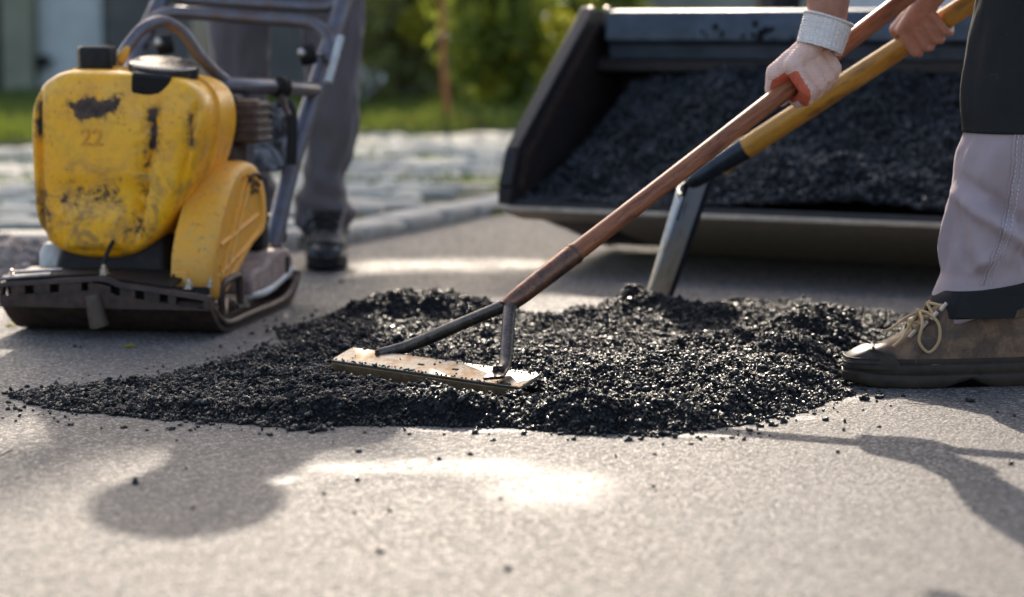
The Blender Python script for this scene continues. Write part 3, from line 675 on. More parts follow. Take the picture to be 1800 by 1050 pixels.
bm_ = [(0.440, 0.553), (0.446, 0.618), (0.456, 0.630), (0.52, 0.634), (0.545, 0.60), (0.53, 0.53), (0.47, 0.505), (0.462, 0.545)]
build('top_beam', MB().prism([B(0.05, v, z) for v, z in bm_], B(BW - .02, 0, 0) - B(0.05, 0, 0)), M_bpaint, bucket, bevel=0.005)
build('lower_beam', MB().prism([B(0.014, v, z) for v, z in ((0.475, 0.475), (0.475, 0.505), (0.53, 0.528), (0.60, 0.48), (0.60, 0.46))], B(BW - .014, 0, 0) - B(0.014, 0, 0)), M_bsteel, bucket, bevel=0.004)
sm = MB()
for (px, py, r_) in ((1245, 62, .010), (1258, 50, .018), (1272, 60, .012), (1310, 66, .016), (1326, 54, .022), (1345, 62, .02), (1360, 52, .014), (1400, 70, .012), (1370, 68, .012), (1222, 66, .007)):
    rr_ = ray(px, py); best = None
    nrm = Vector((-su, -cu, 0)); p0 = B(0, 0.443, 0.58); s_ = (p0 - Vector((0, 0, CAM_H))).dot(nrm) / rr_.dot(nrm); c_ = Vector((0, 0, CAM_H)) + rr_ * s_
    for _ in range(5):
        q_ = c_ + Vector((random.gauss(0, r_ * .7), 0, random.gauss(0, r_ * .45))); sm.ball(q_, r_ * random.uniform(.3, .6), 7, 5, (1, .35, .8))
build('bitumen_smear', sm, M_bitbase, bucket)['kind'] = 'stuff'

# heap in the bucket
def heap_h(u, v):
    h = 0.162 - 0.215 * v * 0 + 0.010 + (0.475 - 0.17) * sstep(v, 0.02, 0.56) * (0.82 + 0.18 * sstep(u, 0.0, 0.30))
    h = h + 0.088 * np.exp(-((v - 0.12 - .03 * np.sin(u * 5)) / 0.075) ** 2) * sstep(u, 0.32, 0.70) * (1 - sstep(u, 0.85, 1.25)) + .05 * np.exp(-((v - .36) / .12) ** 2 - ((u - .42) / .25) ** 2) + 0.05 * fbm(u * 5, v * 5) * sstep(v, 0.0, 0.10) + 0.03 * fbm(u * 17, v * 17) * sstep(v, 0, .06) + .010 * fbm(u * 60, v * 60)
    h = h - 0.09 * (1 - sstep(u, 0.012, 0.12)) * sstep(v, 0.1, 0.4)
    return h
nu, nv = 260, 100
U, Vv = np.meshgrid(np.linspace(0.016, BW - .016, nu), np.linspace(0.012, 0.60, nv)); Hh = heap_h(U, Vv) - 0.004
pts = np.stack([bl.x + U * cu + Vv * su, bl.y - U * su + Vv * cu, Hh], -1).reshape(-1, 3)
idx = np.arange(nu * nv).reshape(nv, nu); F = np.stack([idx[:-1, :-1], idx[:-1, 1:], idx[1:, 1:], idx[1:, :-1]], -1).reshape(-1, 4)
heap = tag(link_mesh('asphalt_heap', raw_mesh('asphalt_heap', pts, F, 4, M_bitbase, True), None), 'heap of black asphalt mix filling the loader bucket', 'asphalt heap', kind='stuff')
n = 46000; u_ = rng.uniform(0.02, BW - .02, n); v_ = rng.uniform(0.015, 0.58, n); h_ = heap_h(u_, v_)
rad = np.clip(rng.lognormal(math.log(0.0036), 0.36, n), .0018, .0105)
link_mesh('asphalt_grains', grain_mesh('asphalt_grains', np.stack([bl.x + u_ * cu + v_ * su, bl.y - u_ * su + v_ * cu, h_ + rad * rng.uniform(-.4, .9, n)], 1), rad, M_bit2, octa=True, jit=.34), None, heap)['kind'] = 'stuff'

# the loader that carries it
M_white = plain('white_hood_paint', (0.62, 0.61, 0.60), 0.4, 0, 0.12, 9, 0.05)
M_tyre = plain('tyre_rubber', (0.02, 0.02, 0.02), 0.8, 0, 0.3, 40, 0.3)
lc = B(BW / 2, 1.9, 0)
loader = thing('compact_loader', 'compact loader with white hood standing behind its bucket', 'loader', (lc.x, lc.y, 0), YAW)
def LB(u, v, z): return B(u, v, z)
rotm = Matrix.Rotation(YAW, 3, 'Z')
build('chassis', MB().box(B(BW / 2, 2.0, 0.44), (0.86, 1.7, 0.42), rotm), M_dark, loader, bevel=0.03)
build('hood', MB().loft([[B(BW / 2 + a * w, v, z) for a, z in ((-1, z0), (-1, z1 - .06), (-.85, z1), (.85, z1), (1, z1 - .06), (1, z0))] for v, w, z0, z1 in ((1.12, .40, .60, .86), (1.2, .46, .62, .95), (2.4, .46, .62, 1.02), (2.85, .44, .62, .98))]), M_white, loader, bevel=0.02)
build('grille', MB().box(B(BW / 2, 1.125, 0.50), (0.7, 0.05, 0.20), rotm), M_black, loader, bevel=0.01)
for u in (0.30, BW - 0.30):
    build('lift_arm', MB().tube(catmull([B(u, 0.74, 0.28), B(u, 0.95, 0.45), B(u, 1.3, 0.92), B(u, 2.6, 1.1)], 12), 0.055, 8), M_dark, loader)
    build('hydraulic_ram', MB().tube([B(u + .07, 0.75, 0.42), B(u + .07, 1.35, 0.7)], 0.028, 10).tube([B(u + .07, 1.3, 0.68), B(u + .07, 1.8, 0.9)], 0.042, 10), M_tube, loader)
build('quick_hitch', MB().box(B(BW / 2, 0.74, 0.30), (0.78, 0.07, 0.34), rotm), M_dark, loader, bevel=0.01)
for u in (BW / 2 - 0.56, BW / 2 + 0.56):
    for v in (1.5, 2.6):
        ax = rotm @ Vector((1, 0, 0)); c = B(u, v, 0.29)
        w = build('wheel', MB().lathe([(0.12, -.10), (0.24, -.11), (0.285, -.08), (0.29, 0), (0.285, .08), (0.24, .11), (0.12, .10)], c, ax, 32), M_tyre, loader)
        build('rim', MB().lathe([(0.02, -.085), (0.13, -.09), (0.15, -.105), (0.15, .105), (0.13, .09), (0.02, .085)], c, ax, 24), M_pale, w)
for k in (-.4, .4): build('canopy_post', MB().tube([B(BW / 2 + k, 2.2, 0.9), B(BW / 2 + k, 2.1, 2.05)], 0.035, 8), M_dark, loader)

# ------------------------------------------------------------------ RAKE
FR, BR_ = P(915, 687, 3.46), P(953, 661, 3.50); FL, BLf = P(583, 638, 3.75), P(637, 618, 3.79)
uu = (FR - FL).normalized(); ff = (BR_ - FR); ff = (ff - uu * ff.dot(uu)).normalized() * 0.052; gg = uu.cross(ff).normalized()
if gg.z > 0: gg = -gg
gg = (gg * 0.030)
J = P(897, 533, 3.63); HE = P(1425, 125, 3.96); hax = (HE - J).normalized()
M_rakewood = mat_wood('worn_red_brown_wood', (0.19, 0.058, 0.027), (0.38, 0.14, 0.06), (0.03, 0.014, 0.010), hax, 0.38, 0.85)
M_rakesteel = mat_rust('rubbed_rusty_tube', (0.075, 0.05, 0.042), (0.27, 0.115, 0.06), 0.36, 0.65)
t_ = NT('wet_worn_blade_steel'); n1 = t_.noise(22, 5, .7); n2 = t_.noise(120, 4, .7)
M_blade = t_.done(t_.mix(t_.ramp(n2, [(.48, 0), (.7, .6)]), t_.mix(t_.ramp(n1, [(0.47, 0), (0.60, 0.85)]), (0.37, 0.335, 0.285), (0.27, 0.16, 0.065)), (0.16, .11, .07)), t_.ramp(n2, [(0.3, 0.26), (0.7, 0.46)]), 0.85, t_.bump(n2, 0.12, 0.002))
M_fork = mat_rust('dark_worn_fork_tube', (0.05, 0.045, 0.042), (0.15, 0.115, 0.095), 0.34, 0.75)
rake = thing('asphalt_rake', 'long asphalt rake with red-brown handle and angled steel blade in the fresh patch', 'rake', ((FR + FL) / 2 + gg))
bl_top = build('blade', MB().prism([FR, FL, FL + ff, FR + ff], uu.cross(ff).normalized() * 0.006), M_blade, rake, bevel=0.0012)
build('blade_lip', MB().prism([FR - ff.normalized() * .0005, FL - ff.normalized() * .0005, FL + gg, FR + gg + uu * 0.004], ff.normalized() * 0.006), mat_rust('brown_blade_lip', (0.12, 0.075, 0.045), (0.30, 0.18, 0.09), 0.5, 0.3), rake, bevel=0.001)
up = uu.cross(ff).normalized(); up = up if up.z > 0 else -up
sock_top = J + hax * 0.145
build('socket', MB().tube([J - hax * 0.012, J + hax * .004, J + hax * 0.03, J + hax * .09, sock_top], [.011, .0145, .0160, .0170, .0178], 20), M_rakesteel, rake)
build('socket_rim', MB().tube([sock_top - hax * .004, sock_top + hax * .0006], [.0186, .0186], 20), M_rakesteel, rake)
hend = J + hax * 1.42
hp = [sock_top - hax * .02 + (hend - sock_top) * k / 9 for k in range(10)]
build('handle', MB().tube(hp, [.0160 - .0004 * math.sin(k) for k in range(10)], 22), M_rakewood, rake)
footL = P(668, 633, 3.735); footR = P(880, 664, 3.505)
for foot, bend in ((footL, P(720, 608, 3.72)), (footR, P(888, 640, 3.525))):
    s_ = J + (foot - J).normalized() * 0.006
    pth = catmull([J + hax * .012, J.lerp(bend, .08), J.lerp(bend, .5), bend, foot + up * .012], 14)
    arm = build('fork_arm', MB().tube(pth, [.0105] * 10 + [.0102, .0098, .0090, .008], 14), M_fork, rake)
    dirv = (foot - bend); dirv = (dirv - up * dirv.dot(up)).normalized(); sd = up.cross(dirv)
    q = foot + up * .0075
    build('foot_plate', MB().prism([q - dirv * .026 + sd * .010, q + dirv * .022 + sd * .017, q + dirv * .026 - sd * .017, q - dirv * .026 - sd * .010], up * .005), M_fork, arm, bevel=0.001)
    for k in (-1, 1):
        c = q + sd * .006 * k + up * .005
        build('bolt', MB().lathe([(.0045, 0), (.0045, .0035), (.003, .0045), (.0028, .008), (.0005, .0082)], c, up, 8), mat_rust('rusty_bolt', (.10, .05, .03), (.25, .12, .07), .5, .5) if k < 0 and foot is footL else M_rust, arm)
bp, br_ = [], []
for k in range(150):
    fx = random.random(); fy = random.choice((random.uniform(0, .12), random.uniform(.88, 1), random.uniform(0, 1) if k % 4 == 0 else random.uniform(0, .08)))
    bp.append(tuple(FL.lerp(FR, fx) + ff * fy + up * .0065 - (FR + FL) / 2 - gg)); br_.append(random.uniform(.0008, .0024))
link_mesh('stuck_bitumen', grain_mesh('stuck_bitumen', np.array(bp), np.array(br_), M_bit), None, bl_top)['kind'] = 'stuff'
for fx in (0.44, 0.62):
    c = FL.lerp(FR, fx) + ff * .5 + up * .0055
    build('slot', MB().box(c, (.012, .004, .003), Matrix((uu, ff.normalized(), up)).transposed()), M_dark, bl_top)

# ------------------------------------------------------------------ SHOVEL
NB, NT_, FB, FT = P(1130, 552, 4.46), P(1199, 346, 4.44), P(1167, 552, 4.67), P(1252, 309, 4.62)
SH0, SH1 = P(1309, 262, 4.40), P(1638, 49, 4.22); shax = (SH1 - SH0).normalized()
M_shw = mat_wood('ochre_varnished_wood', (0.36, 0.165, 0.022), (0.50, 0.26, 0.05), (0.06, 0.035, 0.014), shax, 0.3, 0.8)
t_ = NT('scuffed_steel_sky_tint'); n1 = t_.noise(26, 6, .75); z_ = t_.xyz()[2]
M_shs = t_.done(t_.mix(t_.ramp(t_.noise(40, 5, .7, dist=.6), [(.55, 0), (.66, .6)]), t_.mix(t_.ramp(t_.math('ADD', z_, t_.math('MULTIPLY', n1, .30)), [(0.24, 0), (0.34, 1)]), (0.42, 0.36, 0.28), (0.30, 0.36, 0.43)), (0.055, 0.045, 0.038)), t_.ramp(t_.noise(90, 4), [(0.3, 0.3), (0.7, 0.55)]), 0.35, t_.bump(n1, .1, .003))  # bluish upper tone paints in the sky reflection; dusty tone lower down
M_shdark = plain('blue_black_socket', (0.028, 0.034, 0.045), 0.3, 0.5, 0.3, 40, 0.08)
shovel = thing('shovel', 'shovel with ochre wooden handle stuck in the far side of the fresh patch', 'shovel', (NB + FB) / 2)
wv = (FB - NB); wid = wv.length; nrm = (NT_ - NB).cross(wv).normalized()
if nrm.x < 0: nrm = -nrm
rings = []
for k in range(11):
    f = k / 10; a = NB.lerp(NT_, f); b = FB.lerp(FT, f); rg = []; rb = []
    for j in range(15):
        g = j / 14; dish = 0.024 * (1 - (2 * g - 1) ** 4) * (0.5 + .5 * f) if True else 0
        p = a.lerp(b, g) - nrm * dish; p += (NT_ - NB).normalized() * (-.012 * abs(2 * g - 1) ** 3 * (f > .95)); rg.append(p); rb.append(p - nrm * .0035)
    rings.append(rg + list(reversed(rb)))
build('blade', MB().loft(rings), M_shs, shovel, ang=50)
s1 = P(1219, 319, 4.445); sa_ = (SH0 - s1).normalized()
build('socket', MB().tube([s1 - sa_ * .014, s1 - sa_ * .011, s1 - sa_ * .004, s1 + sa_ * .008, s1.lerp(SH0, .3), s1.lerp(SH0, .6), SH0, SH0 + sa_ * .004], [.003, .009, .0135, .016, .0185, .0205, .0222, .0222], 20), M_shdark, shovel)
build('step', MB().tube([NT_.lerp(FT, f) - nrm * (.024 * (1 - (2 * f - 1) ** 4)) for f in (.02, .15, .3, .5, .7, .85, .98)], .0036, 8), M_shdark, shovel)
build('neck_strap', MB().tube(catmull([NT_.lerp(FT, .5) - nrm * .022 - (NT_ - NB).normalized() * .08, NT_.lerp(FT, .5) - nrm * .022, s1.lerp(SH0, .15) - Vector((0, 0, .004)), s1.lerp(SH0, .4)], 12), .010, 10, flat=(1, .7)), M_shdark, shovel)
build('near_edge', MB().tube([NB, NB.lerp(NT_, .5), NT_], .0032, 8), M_shs, shovel)
build('far_edge', MB().tube([FB, FB.lerp(FT, .5), FT], .0065, 8), M_shdark, shovel)
hp = [SH0 + shax * (-.06 + .125 * k) for k in range(11)]
build('handle', MB().tube(hp, [.0215 - .00042 * k for k in range(11)], 20), M_shw, shovel)
for f in (.42, .55, .68, .80):
    c = s1.lerp(SH0, f); un = Vector((0, 0, 1)) - shax * shax.z; un.normalize()
    build('rivet', MB().ball(c + un * .0195, .0042, 10, 7, (1, 1, .7)), M_bolt, shovel)

# ------------------------------------------------------------------ PLATE COMPACTOR
CO = Vector((-0.756, 4.386, 0)); CR = R(-9.8)
comp = thing('plate_compactor', 'worn yellow plate compactor with tubular handle frame', 'compactor', CO, CR)
cc, cs_ = math.cos(CR), math.sin(CR)
def K(x, y, z): return CO + Vector((x * cc - y * cs_, x * cs_ + y * cc, z))
crot = Matrix.Rotation(CR, 3, 'Z')
# base plate: curved up in front and behind
pp = catmull([(-.125, .062, 0), (-.095, .036, 0), (-.055, .012, 0), (-.01, .002, 0), (.05, 0, 0), (.40, 0, 0), (.45, .006, 0), (.50, .032, 0), (.53, .055, 0)], 30)
ppo = offs([(p.x, p.y) for p in pp], .014)
build('base_plate', MB().prism([K(-.198, p.x, p.y) for p in pp] + [K(-.198, p[0], p[1]) for p in reversed(ppo)], K(.215, 0, 0) - K(-.198, 0, 0)), M_rust, comp, ang=25, bevel=.002)
# front rim with slots: lower bar, upper bar, teeth; highest in the middle
rim = MB(); zt = lambda x: .098 + .016 * (1 - abs(x - .0) / .215) - .006 * (x > .02) - .012 * max(0, x) / .215
N = 24
rim.loft([[K(x, -.128, .056), K(x, -.128, zt(x) - .022), K(x, -.116, zt(x) - .022), K(x, -.116, .056)] for x in np.linspace(-.200, .214, N)])
rim.loft([[K(x, -.129, zt(x) - .006), K(x, -.126, zt(x) + .003), K(x, -.10, zt(x) + .004), K(x, -.10, zt(x) - .006)] for x in np.linspace(-.200, .214, N)])
for a, b in ((-.200, -.192), (-.176, -.148), (-.130, -.098), (-.080, -.035), (-.022, .022), (.040, .070), (.088, .118), (.134, .150), (.203, .214)):
    rim.loft([[K(x, -.1275, zt(x) - .0225), K(x, -.1275, zt(x) - .0055), K(x, -.108, zt(x) - .0055), K(x, -.108, zt(x) - .0225)] for x in (a, b)])
build('front_rim', rim, M_rust, comp, bevel=.0012)
build('rim_backing', MB().box(K(.007, -.098, .078), (.40, .006, .04), crot), M_rubber, comp)  # dark sheet that makes the slots read as shaded holes
build('front_lug', MB().tube([K(-.012, -.131, .082), K(-.005, -.134, .050), K(0, -.13, .024)], [.015, .017, .019], 12), mat_rust('brassy_lug', (.05, .03, .02), (.10, .065, .04), .6, .1), comp)
# deck plates sloping up to the exciter
for x0, x1, n_ in ((-.196, -.004, 'deck_plate'), (.0, .135, 'deck_plate')):
    build(n_, MB().loft([[K(x, -.108, zt(x) + .004), K(x, -.108, zt(x) + .009), K(x, .03, .118), K(x, .03, .110)] for x in np.linspace(x0, x1, 6)]), M_dark, comp, bevel=.002)
build('hinge_bar', MB().tube([K(-.196, -.112, .109), K(-.10, -.112, .118)], .0045, 8), M_bolt, comp)
build('hinge_bar', MB().tube([K(-.188, -.080, .117), K(-.09, -.080, .124)], .004, 8), M_bolt, comp)
def bolt_at(p, ax, r=.008, mat=None, par=comp):
    build('bolt', MB().lathe([(r * 1.5, 0), (r * 1.5, .003), (r, .003), (r, .011), (r * .6, .012), (r * .55, .019), (.0005, .020)], p, ax, 6), mat or M_bolt, par)
bolt_at(K(.0, -.10, .118), (0, 0, 1)); bolt_at(K(.165, -.095, .094), (0, 0, 1), .009); bolt_at(K(-.185, -.10, .106), (0, 0, 1), .006); bolt_at(K(.208, -.10, .098), (0, 0, 1), .005)
build('exciter_housing', MB().loft([[K(cx_ + a * w, y0 + b * dy, z) for a, b in ((-1, 0), (-.9, -.08), (.9, -.08), (1, 0), (1, 1), (-1, 1))] for z, w, cx_, y0, dy in ((.085, .125, -.03, .03, .25), (.11, .12, -.03, .035, .25), (.15, .112, -.03, .045, .24), (.185, .105, -.03, .06, .22))]), M_dark, comp, bevel=.006)
build('hose', MB().tube(catmull([K(-.025, -.03, .105), K(-.02, -.045, .13), K(-.015, -.02, .165), K(-.01, .03, .19)], 10), .0042, 8), M_black, comp)
build('side_casting', MB().loft([[K(-.165 + w * math.cos(a), .09 + w * .8 * math.sin(a), z) for a in [i * math.pi / 8 for i in range(16)]] for z, w in ((.10, .036), (.14, .036), (.158, .026), (.163, .012))]), M_pale, comp)
# dusty casting at the rear right with tie-down eye
hs = [(.19, .05), (.19, .085), (.225, .098), (.30, .100), (.335, .115), (.40, .125), (.47, .120), (.505, .095), (.51, .05)]
build('rear_casting', MB().prism([K(.10, a, b) for a, b in hs], K(.205, 0, 0) - K(.10, 0, 0)), M_rust2, comp, bevel=.008)
build('slot', MB().box(K(.2055, .455, .085), (.004, .025, .035), crot), M_rubber, comp)
build('tie_down_eye', MB().tube(catmull([K(.195, .015, .03), K(.196, .012, .075), K(.198, .03, .092), K(.199, .10, .098), K(.200, .118, .09), K(.2, .122, .04)], 20), .0075, 10), M_rust, comp)
build('side_rail', MB().tube(catmull([K(.205, -.11, .075), K(.212, -.06, .035), K(.214, .0, .018), K(.214, .15, .018), K(.214, .40, .02), K(.213, .50, .055)], 18), .0075, 10), M_rust, comp)
build('side_rail', MB().tube(catmull([K(.195, .2, .05), K(.2, .3, .045), K(.2, .42, .058), K(.2, .5, .075)], 12), .009, 10), M_pale, comp)
bolt_at(K(.198, .055, .045), (1, 0, 0), .010, M_rust); bolt_at(K(.2, .15, .032), (0, 0, 1), .008, M_bolt); bolt_at(K(.19, -.03, .05), (0, 0, 1), .01, M_rust)
# engine body
build('engine_block', MB().box(K(.02, .27, .25), (.20, .16, .28), crot), M_dark, comp, bevel=.012)
build('engine_cover', MB().box(K(.105, .33, .400), (.09, .11, .10), crot), M_black, comp, bevel=.012)
mf = build('muffler', MB().box(K(.166, .335, .392), (.050, .10, .085), crot), mat_rust('sooty_muffler', (.05, .035, .028), (.14, .085, .06), .6, .2), comp, bevel=.006)
for k in range(5):
    build('fin', MB().box(K(.166, .335, .358 + .017 * k), (.060, .108, .006), crot), mf.data.materials[0], mf, bevel=.0015)
for k in range(6):
    build('louvre', MB().box(K(.145 + .009 * k, .30, .437), (.004, .03, .006), crot), M_bolt, mf)
build('engine_stem', MB().tube([K(.135, .34, .15), K(.14, .34, .36)], .014, 10), M_rust, comp)
build('air_filter', MB().lathe([(.02, 0), (.028, .005), (.03, .02), (.02, .03)], K(.118, .30, .325), (1, -.2, 0), 16), M_rust, comp)
t_ = NT('scuffed_black_panel'); n1 = t_.noise(16, 6, .72, dist=1.2)
M_scuff = t_.done(t_.mix(t_.ramp(n1, [(.44, 0), (.60, 1)]), (.014, .017, .024), (.36, .39, .44)), .5, 0, t_.bump(n1, .2, .003))
q4 = [P(446, 185, 4.93), P(511, 176, 4.97), P(509, 292, 4.97), P(480, 303, 4.95), P(446, 298, 4.93)]
build('rear_panel', MB().prism(q4, (0.004, .03, 0)), M_scuff, comp, bevel=.006)
build('panel_strap', MB().tube(catmull([P(488, 178, 4.88), P(508, 184, 4.9), P(514, 210, 4.9), P(512, 290, 4.9)], 10), .011, 8, flat=(.5, 1.2)), M_black, comp)
build('mount_block', MB().box(K(.15, .40, .20), (.05, .06, .16), crot), M_rubber, comp, bevel=.01)
build('rubber_buffer', MB().lathe([(.03, 0), (.033, .01), (.033, .055), (.03, .06)], P(478, 425, 4.95), (0, 0, 1), 18), M_rubber, comp)

# tank
zc = lambda py: 0.571 - (py - 60) / 893
xc = lambda px: (px - 241) / 880
ol = [(150, 121), (240, 123), (330, 131), (368, 143), (390, 168), (396, 212), (386, 262), (366, 312), (340, 362), (312, 403), (278, 432), (240, 446), (195, 449), (150, 445), (112, 432), (88, 410), (75, 378), (71, 330), (69, 260), (70, 205), (80, 165), (105, 136)]
NS = 120
out = [Vector((xc(240 + (p.x - 240) * .955), 0, zc(p.y))) for p in catmull([(a, b, 0) for a, b in ol], NS, True)]
cen = Vector((xc(228), 0, zc(285)))
def sm1(x, a, b):
    t = max(0, min(1, (x - a) / (b - a))); return t * t * (3 - 2 * t)
def tank_relief(x, z):
    """pressed shape of the front: two long grooves, a proud middle, a framed plate low down"""
    e = 0.0
    gl = xc(97) ; e -= .012 * math.exp(-((x - gl) / .0075) ** 2) * sm1(z, zc(425), zc(400)) * sm1(-z, -zc(150), -zc(170))
    gx = xc(303) + (z - zc(200)) * 0.17; e -= .013 * math.exp(-((x - gx) / .009) ** 2) * sm1(z, zc(440), zc(380)) * sm1(-z, -zc(160), -zc(185))
    g3 = xc(372) + (z - zc(200)) * 0.22; e -= .008 * math.exp(-((x - g3) / .006) ** 2) * sm1(z, zc(380), zc(330)) * sm1(-z, -zc(170), -zc(190))
    px, py = x * 880 + 241, 60 + (0.571 - z) * 893
    e += .005 * sm1(px, 138, 146) * (1 - sm1(px, 240, 248)) * sm1(py, 352, 360) * (1 - sm1(py, 424, 434))
    e += .004 * sm1(px, 115, 135) * (1 - sm1(px, 262, 285)) * (1 - sm1(py, 300, 325))
    # shallow scoop below the lid
    e -= .012 * math.exp(-((px - 290) / 45) ** 2 - ((py - 155) / 22) ** 2)
    return e
YS = 0.10
def half(sign, depth, pw):
    rings = []
    for k in range(26):
        s = k / 25; a = s * math.pi / 2
        sc = abs(math.cos(a)) ** pw; dep = abs(math.sin(a)) ** (pw * 1.0)
        if k >= 18: sc = (math.cos(17 / 25 * math.pi / 2) ** pw) * (25 - k) / 8; sc = max(sc, 0.002)
        rg = []
        for p in out:
            q = cen + (p - cen) * (1.0 * sc if k else 1.0)
            y = YS + sign * dep * depth
            if sign < 0: y -= 1.5 * tank_relief(q.x, q.z) * sm1(dep, .35, .85)
            rg.append(K(q.x, y, q.z))
        rings.append(rg)
    return rings
# exponent below 1 makes the edge round and the face flat
fr_ = half(-1, .105, .27); bk_ = half(1, .17, .27)
tank = build('tank', MB().loft(list(reversed(fr_)) + bk_[1:]), M_tank, comp, ang=60)
seam = MB(); ring2 = [cen + (p - cen) * 1.032 for p in out]
seam.loft([[K(p.x, YS - .006, p.z) for p in out], [K(p.x, YS - .005, p.z) for p in ring2], [K(p.x, YS + .004, p.z) for p in ring2], [K(p.x, YS + .004, p.z) for p in out]], caps=False)
build('seam_flange', seam, M_tank, tank)
# worn raised figures pressed into the front
tc = bpy.data.curves.new('figures', 'FONT'); tc.body = '22'; tc.size = .046; tc.extrude = .0012; tc.offset = .0006; tc.align_x = 'CENTER'; tc.space_character = 1.05
to = bpy.data.objects.new('figures', tc); col.objects.link(to)
dg = bpy.context.evaluated_depsgraph_get(); tme = bpy.data.meshes.new_from_object(to.evaluated_get(dg)); bpy.data.objects.remove(to)
tme.materials.clear(); tme.materials.append(mat_rust('grimy_figures', (.55, .22, .010), (.86, .40, .012), .5, 0))
tme.transform(Matrix.Rotation(R(90), 4, 'X')); tme.transform(Matrix.Translation((xc(196), YS - .1118, zc(250))))
link_mesh('figures', tme, None, tank)
# caps
c1 = K(xc(172), .10, zc(122))
cap = MB(); rings = []
for z, r in ((-.012, .030), (0, .033), (.004, .0365), (.036, .0385), (.043, .037), (.046, .032)):
    rings.append([c1 + Vector((r * (1 + .035 * math.cos(8 * a)) * math.cos(a), r * (1 + .035 * math.cos(8 * a)) * math.sin(a), z)) for a in [2 * math.pi * i / 64 for i in range(64)]])
cap.loft(rings); capo = build('fuel_cap', cap, M_black, comp, ang=30)
capo.name = 'fuel_cap'
c2 = K(xc(296), .085, zc(136)); tl = Matrix.Rotation(R(5), 3, 'Y') @ Matrix.Rotation(R(11), 3, 'X')
lid = MB(); rings = []
for z, r in ((-.018, .062), (-.014, .067), (.022, .069), (.028, .068), (.031, .062)):
    rings.append([c2 + tl @ Vector((r * math.cos(a), r * .95 * math.sin(a), z)) for a in [2 * math.pi * i / 48 for i in range(48)]])
lid.loft(rings); lido = build('tank_lid', lid, M_blackgloss, comp, ang=30)
tb = MB().box(c2 + tl @ Vector((-.012, -.058, .001)), (.076, .040, .042), tl); build('lid_tab', tb, M_black, lido, bevel=.006)
build('lid_neck', MB().lathe([(.055, -.03), (.058, 0)], c2 + Vector((0, 0, -.004)), (0, 0, 1), 30), M_tank, lido)

# belt guard
gpoly = catmull([(-.02, .066, 0), (-.036, .10, 0), (-.03, .155, 0), (.015, .215, 0), (.075, .268, 0), (.145, .306, 0), (.22, .318, 0), (.29, .302, 0), (.338, .262, 0), (.352, .21, 0), (.335, .172, 0), (.24, .146, 0), (.15, .108, 0), (.06, .070, 0), (.01, .058, 0)], 70, True)
gc = sum((Vector((p.x, p.y)) for p in gpoly), Vector((0, 0))) / 70
gr = []
for x, k in ((.112, .985), (.112, 1.0), (.178, 1.0), (.190, .97), (.195, .92), (.195, .80), (.189, .77), (.189, .02)):
    gr.append([K(x, gc.x + (p.x - gc.x) * k, gc.y + (p.y - gc.y) * k) for p in gpoly])
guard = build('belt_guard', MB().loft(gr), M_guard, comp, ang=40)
def gtube(pts, r): build('rib', MB().tube([K(.190, a, b) for a, b in pts], r, 8), M_guard, guard)
gtube([(.03, .165), (.29, .205)], .0045); gtube([(.0, .105), (.2, .145)], .004); gtube([(.03, .10), (.20, .285)], .005); gtube([(.055, .098), (.235, .278)], .005)
gtube(catmull([(.02, .12, 0), (.03, .085, 0), (.06, .09, 0)], 8) if False else [(.015, .13), (.025, .095), (.05, .088)], .005)
for rr in (.026, .042, .058):
    build('vent_slot', MB().tube([K(.1965, .252 + rr * math.cos(a), .232 + rr * math.sin(a)) for a in np.linspace(R(50), R(130), 9)], .0032, 6), M_rubber, guard)
build('guard_foot', MB().box(K(.128, -.028, .092), (.034, .028, .06), crot), M_guard, guard, bevel=.005)
build('foot_slot', MB().box(K(.118, -.0435, .098), (.004, .004, .035), crot), M_rubber, guard)
# tubes of the frame
loop = catmull([P(206, 112, 4.54), P(226, 80, 4.56), P(252, 50, 4.58), P(286, 38, 4.62), P(321, 57, 4.64), P(346, 92, 4.66), P(372, 122, 4.68), P(396, 142, 4.70)], 30)
lp = build('lifting_loop', MB().tube(loop, .0125, 14), M_tube, comp)
build('painted_clip', MB().tube([P(209, 108, 4.528), P(217, 96, 4.53), P(226, 82, 4.535)], [.010, .011, .004], 10), M_guard, lp)
build('cross_tube', MB().tube(catmull([P(330, 150, 4.68), P(396, 152, 4.70), P(470, 153, 4.80), P(552, 158, 5.08)], 16), .0165, 14), M_tube, comp)
build('cross_tube', MB().tube([P(372, 142, 4.86), P(480, 147, 4.98)], .010, 10), M_tube, comp)
cl = P(492, 153, 4.84)
clamp = build('clamp', MB().lathe([(.021, -.012), (.0225, -.010), (.0225, .010), (.021, .012)], cl, (.2, .9, 0.0), 20).lathe([(.0185, -.02), (.0205, -.018), (.0205, .018), (.0185, .02)], cl, (.8, .55, 0.0), 18), M_dark, comp)
build('clamp_tail', MB().tube([cl + Vector((.005, -.01, -.015)), cl + Vector((.012, -.012, -.045)), cl + Vector((.02, -.012, -.06))], [.013, .011, .010], 8, flat=(1.2, .5)), M_rust, clamp)
rt = catmull([P(468, 470, 4.86), P(480, 430, 4.87), P(511, 298, 4.97), P(556, 150, 5.10), P(607, -10, 5.24), P(655, -170, 5.42)], 26)
build('side_tube', MB().tube(rt, [.017] * 4 + [.0195] * 22, 16), M_tube, comp)
lt = catmull([K(-.175, .40, .11), K(-.176, .47, .28), P(232, 120, 5.17), P(258, 55, 5.23), P(284, -5, 5.28), P(345, -170, 5.48)], 22)
build('side_tube', MB().tube(lt, .0195, 16), M_tube, comp)
build('tube_bracket', MB().box(K(-.172, .395, .09), (.045, .06, .11), crot), M_rust, comp, bevel=.006)
build('top_grip', MB().tube([P(345, -170, 5.48), P(655, -170, 5.42)], .019, 14), M_rubber, comp)
